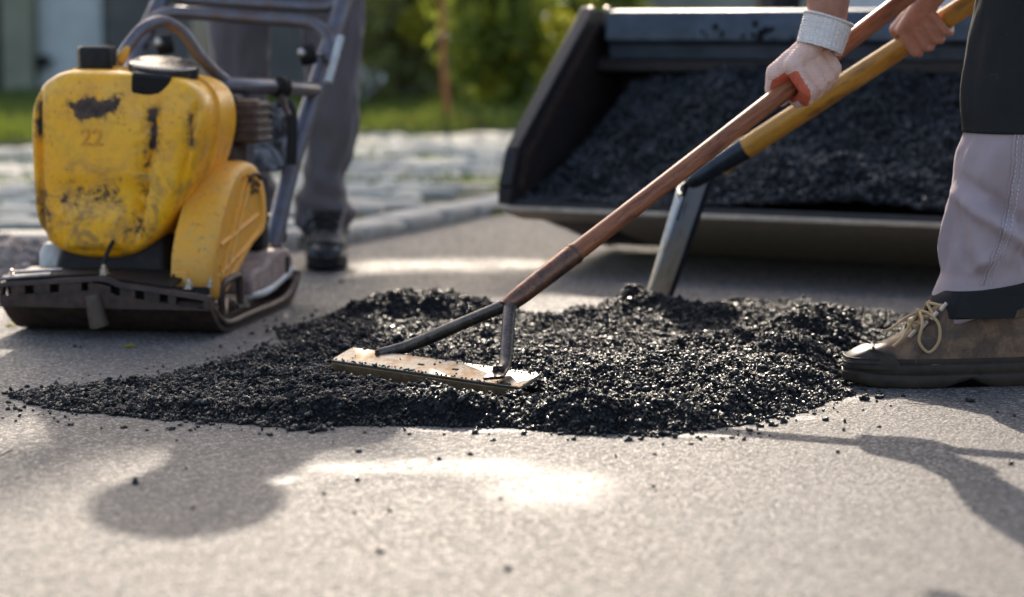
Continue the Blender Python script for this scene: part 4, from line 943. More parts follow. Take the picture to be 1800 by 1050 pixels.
cb = catmull([P(262, 52, 5.22), P(274, 34, 5.22), P(296, 24, 5.22), P(330, 23, 5.22), P(440, 32, 5.22), P(520, 37, 5.20), P(556, 45, 5.18), P(577, 66, 5.16), P(580, 92, 5.14), P(572, 112, 5.12)], 40)
build('cross_tube', MB().tube(cb, .0155, 14), M_tube, comp)
tbm = catmull([P(290, -14, 5.29), P(318, -3, 5.28), P(350, 1, 5.27), P(450, 7, 5.25), P(555, 13, 5.24), P(585, 8, 5.24), P(602, -10, 5.24)], 34)
build('cross_tube', MB().tube(tbm, .014, 14), M_tube, comp)
for px, py, d in ((290, 78, 5.12), (541, 96, 5.02)):
    b = build('rubber_mount', MB().lathe([(.012, -.02), (.022, -.018), (.024, 0), (.022, .018), (.012, .02)], P(px, py, d), (1, .1, .2), 16), M_rubber, comp)
    build('bolt', MB().lathe([(.009, 0), (.009, .01), (.006, .012), (.001, .013)], P(px - 8, py - 2, d - .02), (-.4, -.7, .3), 6), M_bolt, b)
    build('pin', MB().tube([P(px, py, d), P(px + (26 if px > 400 else -30), py, d + .1)], .007, 8), M_tube, b)
build('stop_strip', MB().tube([P(599, 65, 5.10), P(577, 145, 5.04)], .0085, 10), M_pale, comp)
bk = P(474, 470, 4.84)
build('tube_bracket', MB().loft([[P(a, b, d) for a, b, d in q] for q in (((462, 428, 4.80), (497, 430, 4.78), (499, 432, 4.86), (464, 430, 4.88)), ((452, 470, 4.78), (494, 476, 4.76), (496, 478, 4.84), (454, 472, 4.86)), ((449, 498, 4.76), (484, 512, 4.74), (487, 514, 4.82), (452, 500, 4.84)))]), M_rust, comp, bevel=.006)

# ------------------------------------------------------------------ FRESH ASPHALT PATCH
OUT = [(-14, 700), (60, 722), (180, 733), (300, 741), (420, 750), (520, 757), (640, 752), (760, 749), (900, 752), (1000, 764), (1150, 768), (1250, 758), (1350, 742), (1430, 722), (1494, 700), (1490, 672),
       (1540, 640), (1580, 600), (1610, 575), (1600, 560), (1500, 552), (1440, 545), (1330, 540), (1250, 545), (1140, 556), (1000, 568), (880, 556), (760, 548), (660, 546), (612, 556), (520, 572), (480, 584), (500, 600), (430, 624), (340, 648), (220, 668), (80, 684), (-10, 692)]
opoly = [(G(a, b).x, G(a, b).y) for a, b in OUT]
bx0, bx1, by0, by1 = -0.95, 0.85, 3.15, 4.75
def gpt(px, py, z=.03): g = G(px, py, z); return g.x, g.y
def gauss(x, y, px, py, sx, sy, rot=0, z=.03):
    cx, cy = gpt(px, py, z); dx, dy = x - cx, y - cy; c, s = math.cos(rot), math.sin(rot)
    return np.exp(-((dx * c + dy * s) / sx) ** 2 - ((-dx * s + dy * c) / sy) ** 2)
bladeF = [(p.x, p.y) for p in (FL, FR, FR + ff, FL + ff)]
def pile_h(x, y):
    s = sdf_poly(x, y, opoly) + 0.026 * fbm(x * 13, y * 13) + .014 * fbm(x * 55, y * 55)
    e = sstep(s, -0.008, 0.085) * (.55 + .45 * sstep(x, -.75, -.2))
    h = 0.020 + 0.007 * fbm(x * 9 + 3, y * 9)
    h = h + .020 * gauss(x, y, 640, 712, .30, .07, -.12) + .024 * gauss(x, y, 820, 712, .13, .055, -.5) + .030 * gauss(x, y, 1010, 722, .16, .075) + .034 * gauss(x, y, 1180, 655, .20, .13) + .018 * gauss(x, y, 1350, 690, .13, .12)
    h = h + .040 * gauss(x, y, 690, 545, .09, .06) + .034 * gauss(x, y, 800, 545, .09, .06) + .048 * gauss(x, y, 1120, 545, .075, .07) + .02 * gauss(x, y, 1000, 560, .1, .06) + .034 * gauss(x, y, 1230, 555, .10, .07)
    h = h + .056 * gauss(x, y, 1440, 565, .085, .075, 0, .05) + .035 * gauss(x, y, 1400, 620, .08, .05) + .02 * gauss(x, y, 1300, 600, .12, .05)
    h = h - .016 * gauss(x, y, 780, 620, .13, .12) - .014 * gauss(x, y, 540, 620, .1, .1)
    h = h + .017 * fbm(x * 22, y * 22) + .012 * np.abs(fbm(x * 58 + 1, y * 58)) + .006 * fbm(x * 130 + 1, y * 130, 2)
    b = sdf_poly(x, y, bladeF); h = np.where(b > -.012, np.minimum(h, FR.z - .016 - .012 * sstep(b, -.012, .0)), h)
    fx_ = (x - FL.x) * uu.x + (y - FL.y) * uu.y; fd_ = -((x - FL.x) * ff.x + (y - FL.y) * ff.y) / math.hypot(ff.x, ff.y)
    near = (1 - sstep(fd_, .004, .045)) * (fd_ > -.03) * sstep(fx_, -.03, 0) * (1 - sstep(fx_, .43, .46)); h = h * (1 - near) + np.minimum(h, .010 + .018 * np.clip(fbm(x * 16, y * 16) + .25, 0, 1)) * near
    return np.where(e > 0, np.maximum(h, .004) * e, 0) - 0.004
nx, ny = 330, 290
X, Y = np.meshgrid(np.linspace(bx0, bx1, nx), np.linspace(by0, by1, ny)); Z = pile_h(X, Y)
V = np.stack([X, Y, Z], -1).reshape(-1, 3); idx = np.arange(nx * ny).reshape(ny, nx)
F = np.stack([idx[:-1, :-1], idx[:-1, 1:], idx[1:, 1:], idx[1:, :-1]], -1).reshape(-1, 4)
keep = (Z.reshape(-1)[F] > -0.0035).any(1)
patch = tag(link_mesh('asphalt_patch', raw_mesh('asphalt_patch', V, F[keep], 4, M_bitbase, True), None), 'fresh black asphalt spread in a rough patch on the old road', 'fresh asphalt', kind='stuff')
def sow(n, med, sig, lo, hi, lift_m, name, mat, octa):
    gx_, gy_ = rng.uniform(bx0, bx1, n), rng.uniform(by0, by1, n); hz_ = pile_h(gx_, gy_)
    mk = hz_ > -0.0022; gx_, gy_, hz_ = gx_[mk], gy_[mk], hz_[mk]; n = len(gx_)
    clump = fbm(gx_ * 55, gy_ * 55, 3)
    rad = np.clip(rng.lognormal(math.log(med), sig, n) * (1 + .35 * clump), lo, hi)
    near_b = sdf_poly(gx_, gy_, bladeF) > -0.008
    lift = np.where(near_b, -.3, np.clip(rng.normal(lift_m, .5, n), -.4, 1.6))
    g = link_mesh(name, grain_mesh(name, np.stack([gx_, gy_, np.maximum(hz_, 0.0006) + rad * lift], 1), rad, mat, octa=octa, jit=.34), None, patch); g['kind'] = 'stuff'
    return n
M_bitdull = mat_bitumen('sticky_dull_bitumen', (0.0062, 0.006, 0.0064), 0.25, 0.6, 420, .24)
n1_ = sow(400000, .00195, .34, .0010, .0045, .25, 'asphalt_fines', M_bitdull, True)
n2_ = sow(110000, .0019, .42, .0011, .0060, .45, 'asphalt_grains', M_bit, False)
n3_ = sow(3200, .0042, .22, .003, .0062, .2, 'asphalt_stones', M_bitdull, False)
# loose crumbs round the edge
n = 14000; cx_, cy_ = rng.uniform(bx0 - .2, bx1 + .3, n), rng.uniform(2.6, by1 + .3, n); s_ = sdf_poly(cx_, cy_, opoly)
mk = (s_ < 0) & (rng.random(n) < np.exp(s_ / .034) * .9 + .007)
tag(link_mesh('asphalt_crumbs', grain_mesh('asphalt_crumbs', np.stack([cx_[mk], cy_[mk], np.full(mk.sum(), .0015)], 1), np.clip(rng.lognormal(math.log(.0027), .4, mk.sum()), .0012, .007), M_bit), None), 'fine black crumbs sprinkled on the road round the patch', 'crumbs', kind='stuff')
# single lumps one can pick out
lump_me = []
for i in range(5):
    k = 9; pts_ = rng.normal(0, .42, (k, 3)); pts_[:, 2] = np.abs(pts_[:, 2]) * .6; me = grain_mesh('lump', pts_, rng.uniform(.3, .62, k), M_bit); lump_me.append(me)
LUMPS = [(563, 758, 12), (548, 762, 6), (508, 758, 7), (475, 766, 6), (300, 756, 7), (125, 748, 6), (258, 758, 4), (335, 758, 4), (985, 765, 6), (1172, 766, 9), (1335, 751, 8), (1358, 749, 8), (1522, 704, 11), (1545, 701, 9), (1706, 707, 8), (1102, 776, 6), (868, 776, 5), (828, 800, 5), (1286, 771, 5), (1270, 773, 4),
         (668, 972, 6), (893, 1003, 6), (1547, 752, 4), (600, 497, 9), (1150, 800, 4), (640, 762, 4), (720, 765, 4), (1010, 774, 5), (372, 748, 6), (1215, 782, 4)]
LUMP_L = ['', 'small lump touching the largest clod on its left, below the rake', 'black lump on the road a little left of the largest clod', 'lone lump left of the two before the largest clod', 'lump on the pale road below the left third of the patch', 'lump nearest the left tip of the patch', 'tiny crumb left of the lump below the left third of the patch',
 'tiny crumb right of the lump below the left third of the patch', 'black lump on the road below the right end of the rake blade', 'lump against the lowest edge of the patch, right of the middle', 'left one of two lumps near the right end of the patch edge', 'right one of two lumps near the right end of the patch edge', '', 'smaller lump right beside the clod under the toe of the boot', '',
 'small lump on the sunny road under the lowest bulge of the patch', 'small lump on the road just above the white wet patch', 'tiny lump at the upper rim of the white wet patch', 'lump where the shadow of the rake handle leaves the patch', 'tiny lump left of where the handle shadow leaves the patch', '', '', 'tiny lump in the sunny gap between boot and handle shadow', '', 'small lump on the sunny road right of the white wet patch',
 'small lump just right of the largest clod', 'lump on the road under the left end of the rake blade', 'small lump right of the one under the rake blade end', 'small lump on the road below the left half of the patch', 'small lump on the road left of the handle shadow']
special = {0: 'largest loose clod of black asphalt just in front of the patch', 12: 'black asphalt clod lying under the toe of the boot', 14: 'lone black asphalt lump on the shaded road below the heel of the boot', 20: 'blurred dark lump on the foreground road, left of the middle', 21: 'blurred dark lump lowest in the foreground', 23: 'dark lump on the road beside the toe of the far worker'}
for i, (px, py, r_) in enumerate(LUMPS):
    g = G(px, py); o = bpy.data.objects.new('asphalt_lump', lump_me[i % 5]); col.objects.link(o)
    s = r_ / 1100 * .85; o.location = (g.x, g.y, s * .25); o.scale = (s, s, s * .9); o.rotation_euler = (0, 0, random.uniform(0, 6))
    tag(o, special.get(i, LUMP_L[i]), 'asphalt lump', 'loose asphalt lumps')

# ------------------------------------------------------------------ BOOT BUILDER (x forward from heel 0 to toe L; z up)
def boot(parent, origin, fwd, mats, laces=True, L=.31, seed=0):
    up_m, sole_m, cap_m, lace_m, coll_m = mats
    f = Vector(fwd).normalized(); s = Vector((0, 0, 1)).cross(f); O = Vector(origin)
    def W(x, y, z): return O + f * x + s * y + Vector((0, 0, z))
    def hw(x):            # half width of the foot along its length (x from heel)
        t = x / L; return .048 * (0.72 + 0.1 * math.cos(t * 6.28) * -1 + .28 * sm1(t, .35, .72))
    def outline(x0, x1, k, seg=56, e=.62):
        pts = []
        for i in range(seg):
            a = 2 * math.pi * i / seg; ca, sa = math.cos(a), math.sin(a)
            x = (x0 + x1) / 2 + (x1 - x0) / 2 * math.copysign(abs(ca) ** (.80 if ca > 0 else .8), ca); pts.append((x, hw(min(max(x, 0), L)) * k * math.copysign(abs(sa) ** e, sa)))
        return pts
    # outsole: tread blocks, arch, heel
    sl = MB(); sl.loft([[W(x, y, z * 1.32 + (.014 * math.exp(-((x - .112) / .022) ** 2) if z < .012 else 0) + (.006 * sm1(x, L - .06, L) if z < .02 else 0)) for x, y in outline(-.004 + d, L + .004 - d, k)] for z, k, d in ((.0, .98, .006), (.003, 1.05, .0), (.013, 1.06, -.001), (.0145, 1.03, .002), (.0165, 1.03, .002), (.018, 1.06, -.001), (.026, 1.06, -.001), (.0275, 1.03, .002), (.0295, 1.03, .002), (.031, 1.05, .0), (.036, 1.02, .003))])
    sole = build('outsole', sl, sole_m, parent, ang=45)
    # upper: slices by height; the front edge climbs back over toe, vamp and tongue
    zs = [.030, .040, .048, .055, .062, .068, .075, .084, .095, .106, .118, .130, .141, .150, .160]
    xf = [L - q for q in (.004, .002, .008, .021, .038, .055, .072, .090, .107, .121, .135, .147, .156, .162, .166)]
    xb = [.0, -.002, -.004, -.004, -.003, -.001, .003, .008, .012, .014, .015, .015, .014, .013, .012]
    kk = [1.0, 1.01, 1.0, .98, .96, .94, .92, .90, .89, .88, .87, .86, .84, .82, .80]
    r_ = random.Random(seed)
    rings = []
    for z, a, b, k in zip(zs, xb, xf, kk):
        rg = []
        for x, y in outline(a, b, k, 72, .72):
            wr = .0018 * noise.noise(Vector((x * 40, y * 40 + seed, z * 55))) + .0016 * math.sin((x - z * .6) * 260) * math.exp(-((x - (L - .125)) / .03) ** 2) * (z < .09)
            n2 = Vector((x - (a + b) / 2, y * 2, 0)).normalized() * wr; rg.append(W(x + n2.x, y + n2.y, z))
        rings.append(rg)
    upper = build('upper', MB().loft(rings), up_m, parent, ang=75)
    # rubber toe overcap
    cp = []
    for z, a, k in ((.030, .0, 1.05), (.040, .0015, 1.06), (.048, -.004, 1.05), (.0555, -.0165, 1.03), (.0625, -.033, 1.0), (.0672, -.046, .97)):
        x1 = L + .0015 + a; x0 = L - .085 + (.030 if z > .06 else 0) + (z - .03) * .55
        pts_ = []
        for i in range(33):
            t = -1 + 2 * i / 32; ang = t * math.pi / 2; ca, sa = math.cos(ang), math.sin(ang)
            x = x0 + (x1 - x0) * abs(ca) ** .78; y = hw(min(x, L)) * k * math.copysign(abs(sa) ** .55, sa) * (1 if abs(t) < 1 else 1); pts_.append(W(x, y, z + .0005))
        cp.append(pts_)
    cp2 = cp + [[p.lerp(sum(cp[-1], Vector()) / 33, .5) + Vector((0, 0, .002)) for p in cp[-1]], [p.lerp(sum(cp[-1], Vector()) / 33, .98) + Vector((0, 0, .002)) for p in cp[-1]]]
    toe = build('toe_cap', MB().loft(cp2, caps=False, closed=False), cap_m, parent, ang=60)
    for z, a in ((.040, .0012), (.0475, -.001)):
        rp = []
        for i in range(25):
            t = -.85 + 1.7 * i / 24; ang = t * math.pi / 2; x0 = L - .08 + (z - .03) * .5; x = x0 + (L + .002 + a - x0) * abs(math.cos(ang)) ** .78
            rp.append(W(x, hw(min(x, L)) * 1.065 * math.copysign(abs(math.sin(ang)) ** .55, math.sin(ang)), z))
        build('groove_rib', MB().tube(rp, .0016, 6), cap_m, toe)
    # padded collar
    cr = [W(x, y * .84, .150 + .010 * sm1(x, .02, .1)) for x, y in outline(.010, L - .182, .96, 40, .8)]
    build('collar', MB().tube(cr + [cr[0], cr[1]], .010, 10), coll_m, parent)
    # facing panel seam lines
    for sg in (1, -1):
        sm_ = MB(); pth = catmull([W(.205, sg * .0505, .042), W(.196, sg * .050, .060), W(.185, sg * .047, .078)], 10); build('stitch_line', MB().tube(pth, .0012, 5), up_m, upper)
        pth = catmull([W(.005, sg * .030, .118), W(.05, sg * .0425, .112), W(.09, sg * .0435, .125), W(.115, sg * .042, .142)], 14); build('stitch_line', MB().tube(pth, .0013, 5), up_m, upper)
    if laces:
        ey = []
        for k, (x, z) in enumerate(((L - .100, .0865), (L - .118, .1015), (L - .133, .117), (L - .147, .132))):
            for sg in (1, -1):
                y = sg * (.026 + .004 * k); c = W(x - .004, y + sg * .004, z)
                build('eyelet', MB().tube([c - f * .005 + Vector((0, 0, .006)), c + f * .005 - Vector((0, 0, .006))], .0034, 9), M_bolt, upper)
                ey.append(c)
        lc_ = MB()
        for k in range(3):
            a, b, c, d = ey[2 * k], ey[2 * k + 1], ey[2 * k + 2], ey[2 * k + 3]; mid = (a + d) / 2 + f * .010 + Vector((0, 0, .008)); mid2 = (b + c) / 2 + f * .010 + Vector((0, 0, .009))
            lc_.tube(catmull([a, mid, d], 8), .0026, 7).tube(catmull([b, mid2, c], 8), .0026, 7)
        build('lace', lc_, lace_m, parent)
        kn = W(L - .131, .0, .118) + f * .012; sd_ = -1 if s.y > 0 else 1      # bow on the near (camera) side
        S = s * sd_
        bow = MB()
        bow.tube(catmull([kn, kn + S * .030 - f * .006 + Vector((0, 0, .004)), kn + S * .050 - f * .022 + Vector((0, 0, -.012)), kn + S * .056 - f * .022 + Vector((0, 0, -.040)), kn + S * .056 - f * .006 + Vector((0, 0, -.058)), kn + S * .056 + f * .010 + Vector((0, 0, -.040)), kn + S * .050 + f * .004 + Vector((0, 0, -.014)), kn + S * .018 + Vector((0, 0, 0)), kn], 40), .0025, 8)
        bow.tube(catmull([kn, kn + f * .025 + S * .02 + Vector((0, 0, -.006)), kn + f * .050 + S * .03 + Vector((0, 0, -.022)), kn + f * .064 + S * .034 + Vector((0, 0, -.026))], 16), .0023, 8)
        bow.tube(catmull([kn, kn + f * .02 + S * .03 + Vector((0, 0, -.016)), kn + f * .034 + S * .042 + Vector((0, 0, -.036)), kn + f * .05 + S * .044 + Vector((0, 0, -.05))], 16), .0023, 8)
        bow.ball(kn, .007, 10, 7)
        build('lace', bow, lace_m, parent)
    return upper
M_bootup = mat_leather('dusty_brown_nubuck', (0.050, 0.025, 0.015), (0.105, 0.055, 0.031), (0.32, 0.175, 0.088), 0.55)
M_bootsole = plain('dusty_black_sole', (0.034, 0.022, 0.016), 0.6, 0, 0.4, 40, 0.2)
M_bootcap = plain('rubber_overcap', (0.036, 0.025, 0.020), 0.5, 0, 0.35, 45, 0.12)
M_lace = mat_cloth('tan_lace', (0.42, 0.27, 0.13), (0.2, 0.12, 0.06), .3, 900)
M_coll = mat_cloth('dark_brown_collar', (0.07, 0.05, 0.04), (0.15, 0.11, 0.08), .4)
BOOT1 = (M_bootup, M_bootsole, M_bootcap, M_lace, M_coll)
M_boot2 = mat_leather('black_boot_leather', (0.036, 0.030, 0.027), (0.075, 0.06, 0.05), (0.20, 0.165, 0.13), 0.45)
BOOT2 = (M_boot2, M_rubber, M_blackgloss, M_rubber, M_coll)

# ------------------------------------------------------------------ PEOPLE
M_trlav = mat_cloth('grey_lilac_work_cloth', (0.385, 0.285, 0.288), (0.14, 0.10, 0.085), .3, 700)
M_trblk = mat_cloth('black_knee_cloth', (0.016, 0.0145, 0.0145), (0.07, 0.06, 0.052), .3, 800, .85, 0.0)
M_trdark = mat_cloth('brown_grey_trouser_cloth', (0.125, 0.105, 0.107), (0.2, 0.17, 0.15), .3, 700)
M_shirt = mat_cloth('dark_blue_shirt', (0.05, 0.065, 0.11), (0.1, 0.09, 0.08), .2)
M_hair = plain('dark_hair', (0.03, 0.022, 0.017), 0.6, 0, .3, 60, .4)
M_glove = mat_glove('knit_glove_pink', (0.84, 0.50, 0.39), (0.88, 0.61, 0.51)); M_cuff = mat_glove('knit_cuff_white', (0.86, 0.73, 0.67), (0.90, 0.80, 0.75))
M_coat = plain('red_latex_palm', (0.62, 0.13, 0.07), 0.5, 0, .2, 90, .25)

def hand_chains(mb, Hc, a, wrist, rr=1.0, thick=0.0, sgn=1, order=1):
    """a fist closed round a pole through Hc along a; the back of the hand faces the camera.
    order=+1: forefinger towards -a."""
    a = Vector(a).normalized(); c = Vector((0, -1, 0)); c = (c - a * c.dot(a)).normalized(); b = a.cross(c)
    if b.z > 0: b = -b                      # b points down across the pole
    th = thick
    def Q(t, bb, cc): return Hc + a * t * order + b * bb + c * cc
    ts = [-.036, -.012, .0115, .033]; lens = [.95, 1.06, 1.0, .84]; rads = [.0098, .0102, .0098, .0086]
    mcps = []
    for t, l, r in zip(ts, lens, rads):
        r = r * rr + th; g = .0155 + r
        m = Q(t * .95, -.030, g + .006); pip = Q(t, .020 * l, g + .004); p2 = Q(t, g * .93 + .006, .004); dip = Q(t * .98, g * .95, -.012); tip = Q(t * .97, -.002, -g * .95)
        mb.chain([(m, r * 1.12), (pip, r * 1.08), (p2.lerp(pip, .25), r * 1.02), (dip, r * .95), (tip, r * .85)]); mcps.append((m, r))
    W = Vector(wrist)
    for i, (m, r) in enumerate(mcps):
        wq = W.lerp(m, .12) + a * order * (-.014 + .0095 * i)
        mb.chain([(wq, .0165 + th), (wq.lerp(m, .5) + c * .001, .0145 + th), (m, r * 1.18)])
    for m0, m1 in zip(mcps, mcps[1:]): mb.capsule(m0[0], m0[1] * 1.0, m1[0], m1[1] * 1.0)
    # thumb leaves the side of the palm near the wrist and closes over the far side of the pole
    cmc = W.lerp(mcps[0][0], .35) - a * order * .016 - c * .010; mcp = Q(-.050, -.034, .004); ip = Q(-.056, -.012, -.018 - th); tp = Q(-.050, .010, -.028 - th)
    mb.chain([(cmc, .0165 + th), (mcp, .0135 * rr + th), (ip, .0115 * rr + th), (tp, .0098 * rr + th)])
    mb.chain([(cmc, .015 + th), (mcps[0][0] - c * .012, .013 + th), (mcp - c * .004, .012 + th)]); mb.capsule(mcps[0][0] - c * .018, .012 + th, Q(-.044, -.020, -.002), .009 + th)
    return b, c

def head_shapes(mb, c, fwd, s=1.0):
    f = Vector(fwd).normalized(); up = Vector((0, 0, 1)); sd = up.cross(f)
    mb.ball(c, .100 * s, 20, 14, (.88, .98, 1.12)); mb.ball(c + f * .03 * s - up * .055 * s, .068 * s, 16, 10)
    mb.capsule(c + f * .092 * s + up * .0, .010 * s, c + f * .108 * s - up * .028 * s, .014 * s)
    mb.ball(c + f * .085 * s - up * .100 * s, .022 * s, 10, 7)
    for g in (1, -1): mb.ball(c + sd * g * .088 * s - up * .012 * s, .026 * s, 10, 8, (.5, .8, 1.2)); mb.ball(c + f * .085 * s + sd * g * .035 * s + up * .028 * s, .012 * s, 8, 6)
    mb.ball(c + f * .092 * s - up * .062 * s, .012 * s, 10, 6, (1.0, 1.6, .5))

def torso_shapes(mb, hips, sh_mid, wid, th=0.0, w=1.0):
    sd = wid
    mb.chain([(hips - sd * .07, .115 + th), (hips + sd * .07, .115 + th)])
    for g in (1, -1):
        mb.chain([(hips + sd * g * .075 + Vector((0, 0, .02)), .105 + th), (hips.lerp(sh_mid, .5) + sd * g * .075, .098 + th), (sh_mid + sd * g * .095 - Vector((0, 0, .05)), .10 + th), (sh_mid + sd * g * .165, .060 + th)])

def folds(scale, amp, seed):
    return lambda v: amp * (noise.noise(Vector((v.x * scale, v.y * scale, v.z * scale * .6 + seed))) + .5 * noise.noise(Vector((v.x * scale * 2.3 + seed, v.y * scale * 2.3, v.z * scale * 2))))

# --- the raking worker: faces left, left leg and gloved left hand towards the camera
LEGY = 3.72
hip = Vector((1.10, 3.84, .93)); shm = Vector((0.63, 3.90, 1.10))
rw = MB(); sdv = Vector((0, -1, 0))
wr1 = P(1455, 42, 3.925); el1 = Vector((.537, 3.90, .80)); sh1 = shm + sdv * .18
hnd = HE - hax * .012
torso_shapes(rw, hip, shm, sdv)
rw.chain([(shm, .06), (shm + Vector((-.12, 0, .02)), .056)]); head_shapes(rw, shm + Vector((-.22, 0, .04)), (-.75, 0, -.75))
rw.chain([(sh1, .055), (el1, .050), (el1.lerp(wr1, .35), .056), (el1.lerp(wr1, .75), .041), (wr1, .0325), (wr1.lerp(hnd, .4) + Vector((0, -.012, 0)), .018)])
rh = J + hax * 1.16; sh2 = shm - sdv * .18; el2 = Vector((1.00, 4.14, .86))
rw.chain([(sh2, .055), (el2, .042), (rh + Vector((0, .02, .03)), .030), (rh, .036)])
kn1 = Vector((.82, 3.73, .50)); an1 = Vector((.778, 3.715, .13)); kn2 = Vector((1.22, 4.0, .50)); an2 = Vector((1.33, 4.0, .12))
for g, kn, an in ((1, kn1, an1), (-1, kn2, an2)):
    rw.chain([(hip + sdv * .09 * g, .085), (kn, .056), (an, .036), (an + Vector((-.08, 0, -.085)), .022)])
worker = blob('person', rw, M_skin, None, .010, 5)
tag(worker, 'worker in grey and black work trousers and a knit glove raking the asphalt', 'person')
# trousers: left leg as one cloth tube following the photograph's outline
LEFT = [(-240, 1742), (-140, 1735), (-60, 1722), (0, 1712), (50, 1704), (100, 1698), (150, 1694), (200, 1694), (228, 1699), (240, 1697), (262, 1690), (300, 1681), (350, 1671), (400, 1661), (430, 1658), (460, 1661), (480, 1660), (500, 1652), (520, 1644), (538, 1640), (552, 1638)]
def left_x(py): return float(np.interp(py, [a for a, _ in LEFT], [b for _, b in LEFT]))
def ring_at(py, grow=0.0, seg=96, t0=0.0, t1=2 * math.pi, closed=True):
    x0 = (left_x(py) - 900) / FPX * LEGY; z = CAM_H + (60 - py) / FPX * LEGY
    wd = .178 + .022 * sm1(-py, -300, 100) - .006 * sm1(py, 430, 560); rx = wd / 2; ry = rx * .94; xc_ = x0 + rx; pts_ = []
    n_ = seg
    for i in range(n_):
        a = t0 + (t1 - t0) * i / (n_ if closed else n_ - 1)
        # cloth folds: drag lines from the side seam down to the shin, bunching above the hem
        ca, sa = math.cos(a), math.sin(a)
        s1_ = math.sin((z * 9 + ca * 1.1 + .6) * 2.0)
        dl3 = (ca * rx + .045 + (z - .3) * .10); fo = .010 * math.exp(-(dl3 / .012) ** 2) * max(0, -sa) * sm1(z, .16, .22) * sm1(-z, -.42, -.34) + .012 * noise.noise(Vector((ca * 1.6, sa * 1.6, z * 5.2))) + .0045 * noise.noise(Vector((ca * 3, sa * 3 + 4, z * 11))) + .005 * abs(noise.noise(Vector((ca * 2.2 + z * 5, sa * 2.2, z * 7 - ca * 2)))) + .0016 * noise.noise(Vector((ca * 9, sa * 9, z * 40)))
        dl = (z - .255) - (-.42) * (ca * rx) * 1.6; fo += .018 * math.exp(-(dl / .013) ** 2) * max(0, -sa) * (ca < .55) - .013 * math.exp(-((dl - .028) / .013) ** 2) * max(0, -sa)
        dl2 = (z - .215) - .9 * (ca * rx + .02); fo += .016 * math.exp(-(dl2 / .010) ** 2) * max(0, -sa) * sm1(-ca, -.2, .5)
        fo += .004 * math.exp(-((z - .165 - .02 * ca) / .010) ** 2) * (1 + .4 * math.sin(3 * a))
        w1 = noise.noise(Vector((ca * 1.1 + z * 4.6, sa * 1.1 + 3, z * 1.4 - ca * .8))); w2 = noise.noise(Vector((ca * 1.6 - z * 6, sa * 1.6 + 8, z * 4)))
        lo = sm1(-z, -.45, -.36); fo += (.012 * max(0, 1 - abs(w1) * 3.6) ** 1.4 - .007 * max(0, 1 - abs(w1 - .22) * 4) + .006 * max(0, 1 - abs(w2) * 4) ** 1.5) * (.12 + .88 * lo) * (.45 + .55 * max(0, -sa))
        fo *= .55 + .45 * lo
        fo *= 1 - .92 * sm1(-z, -.215, -.178)
        fo += grow; pts_.append(Vector((xc_ + (rx + fo) * ca, LEGY + (ry + fo) * sa, z)))
    return pts_
tube_rings = [ring_at(py) for py in np.linspace(-240, 530, 130)]
tr = build('trousers', MB().loft(tube_rings, caps=False), M_trlav, worker, ang=80)
tr.modifiers.new('thick', 'SOLIDIFY').thickness = .002
hp_ = MB()
hp_.chain([(hip - sdv * .08, .135), (hip + sdv * .08, .135)])
hp_.chain([(hip + sdv * .085, .120), ((kn1 + hip) / 2 + sdv * .04, .108), (P(1800, -190, LEGY) , .098)])
hp_.chain([(hip - sdv * .09, .118), (kn2, .092), (an2 + Vector((0, 0, .06)), .088)])
blob('trouser_seat', hp_, M_trlav, worker, .012, 6, folds(9, .006, 3))
# black knee panel, front half, down to its hem
T0, T1 = R(86), R(296)
kp = [ring_at(py, .0036, 96, T0, T1, False) for py in np.linspace(-160, 231, 70)]
kpm = MB().loft(kp, caps=False, closed=False); ko = build('knee_panel', kpm, M_trblk, worker, ang=80); ko.modifiers.new('thick', 'SOLIDIFY').thickness = .0016
# twin-needle seam down the outside of the leg, stitch by stitch
def on_leg(px, py, out_=.0):
    rg = ring_at(py, out_, 240); best = min((p for p in rg if p.y < LEGY), key=lambda p: abs(900 + p.x / p.y * FPX - px)); return best
spx = catmull([(1797, 60, 0), (1791, 120, 0), (1785, 200, 0), (1779, 290, 0), (1770, 360, 0), (1755, 425, 0), (1737, 470, 0), (1731, 492, 0)], 64)
seam_c = [on_leg(p.x, p.y, .0012) for p in spx]
build('side_seam', MB().tube(seam_c, .0022, 6), M_trlav, worker)
st = MB()
for off in (6, 16):
    for k in range(len(spx) - 1):
        a, b = on_leg(spx[k].x + off, spx[k].y, .0014), on_leg(spx[k + 1].x + off, spx[k + 1].y, .0014); st.tube([a.lerp(b, .15), a.lerp(b, .72)], .0011, 5)
build('stitches', st, mat_cloth('seam_thread', (.50, .44, .43), (.3, .25, .22), .1), worker)
# hem band with its tab, and the turned lining below it
sg_ = lambda rg: [p + Vector((0, 0, -.007 * max(0, math.sin(-2 * math.pi * i / 96)) ** 1.3 + .016 * math.cos(2 * math.pi * i / 96))) for i, p in enumerate(rg)]
hb = MB().loft([sg_(ring_at(py + dy, g)) for py, dy, g in ((490, -3, .0005), (490, -2, .0062), (502, 0, .0068), (520, 2, .0068), (535, 1, .0064), (536, 2, .0005))], caps=False)
def sag(v):      # the band drops towards the back, as in the photograph
    return v
ho = build('hem_band', hb, M_trblk, worker, ang=60)
tabm = MB().loft([[p + Vector((0, 0, -.007)) for p in ring_at(py, g, 30, R(232), R(291), False)] for py, g in ((501, .0060), (500, .0100), (541, .0105), (542, .0060))], caps=False, closed=False)
build('hem_tab', tabm, M_trblk, ho, ang=50)
li = MB().loft([[p + Vector((0, 0, .0022 * math.sin(6 * i / 96 * 6.28) + .024 * math.cos(2 * math.pi * i / 96))) for i, p in enumerate(ring_at(py, g))] for py, g in ((514, .001), (532, .0025), (543, .0005), (546, -.005), (526, -.010))], caps=False)
build('hem_lining', li, M_trlav, worker, ang=80)
bx = (1489 - 900) / FPX * 3.69
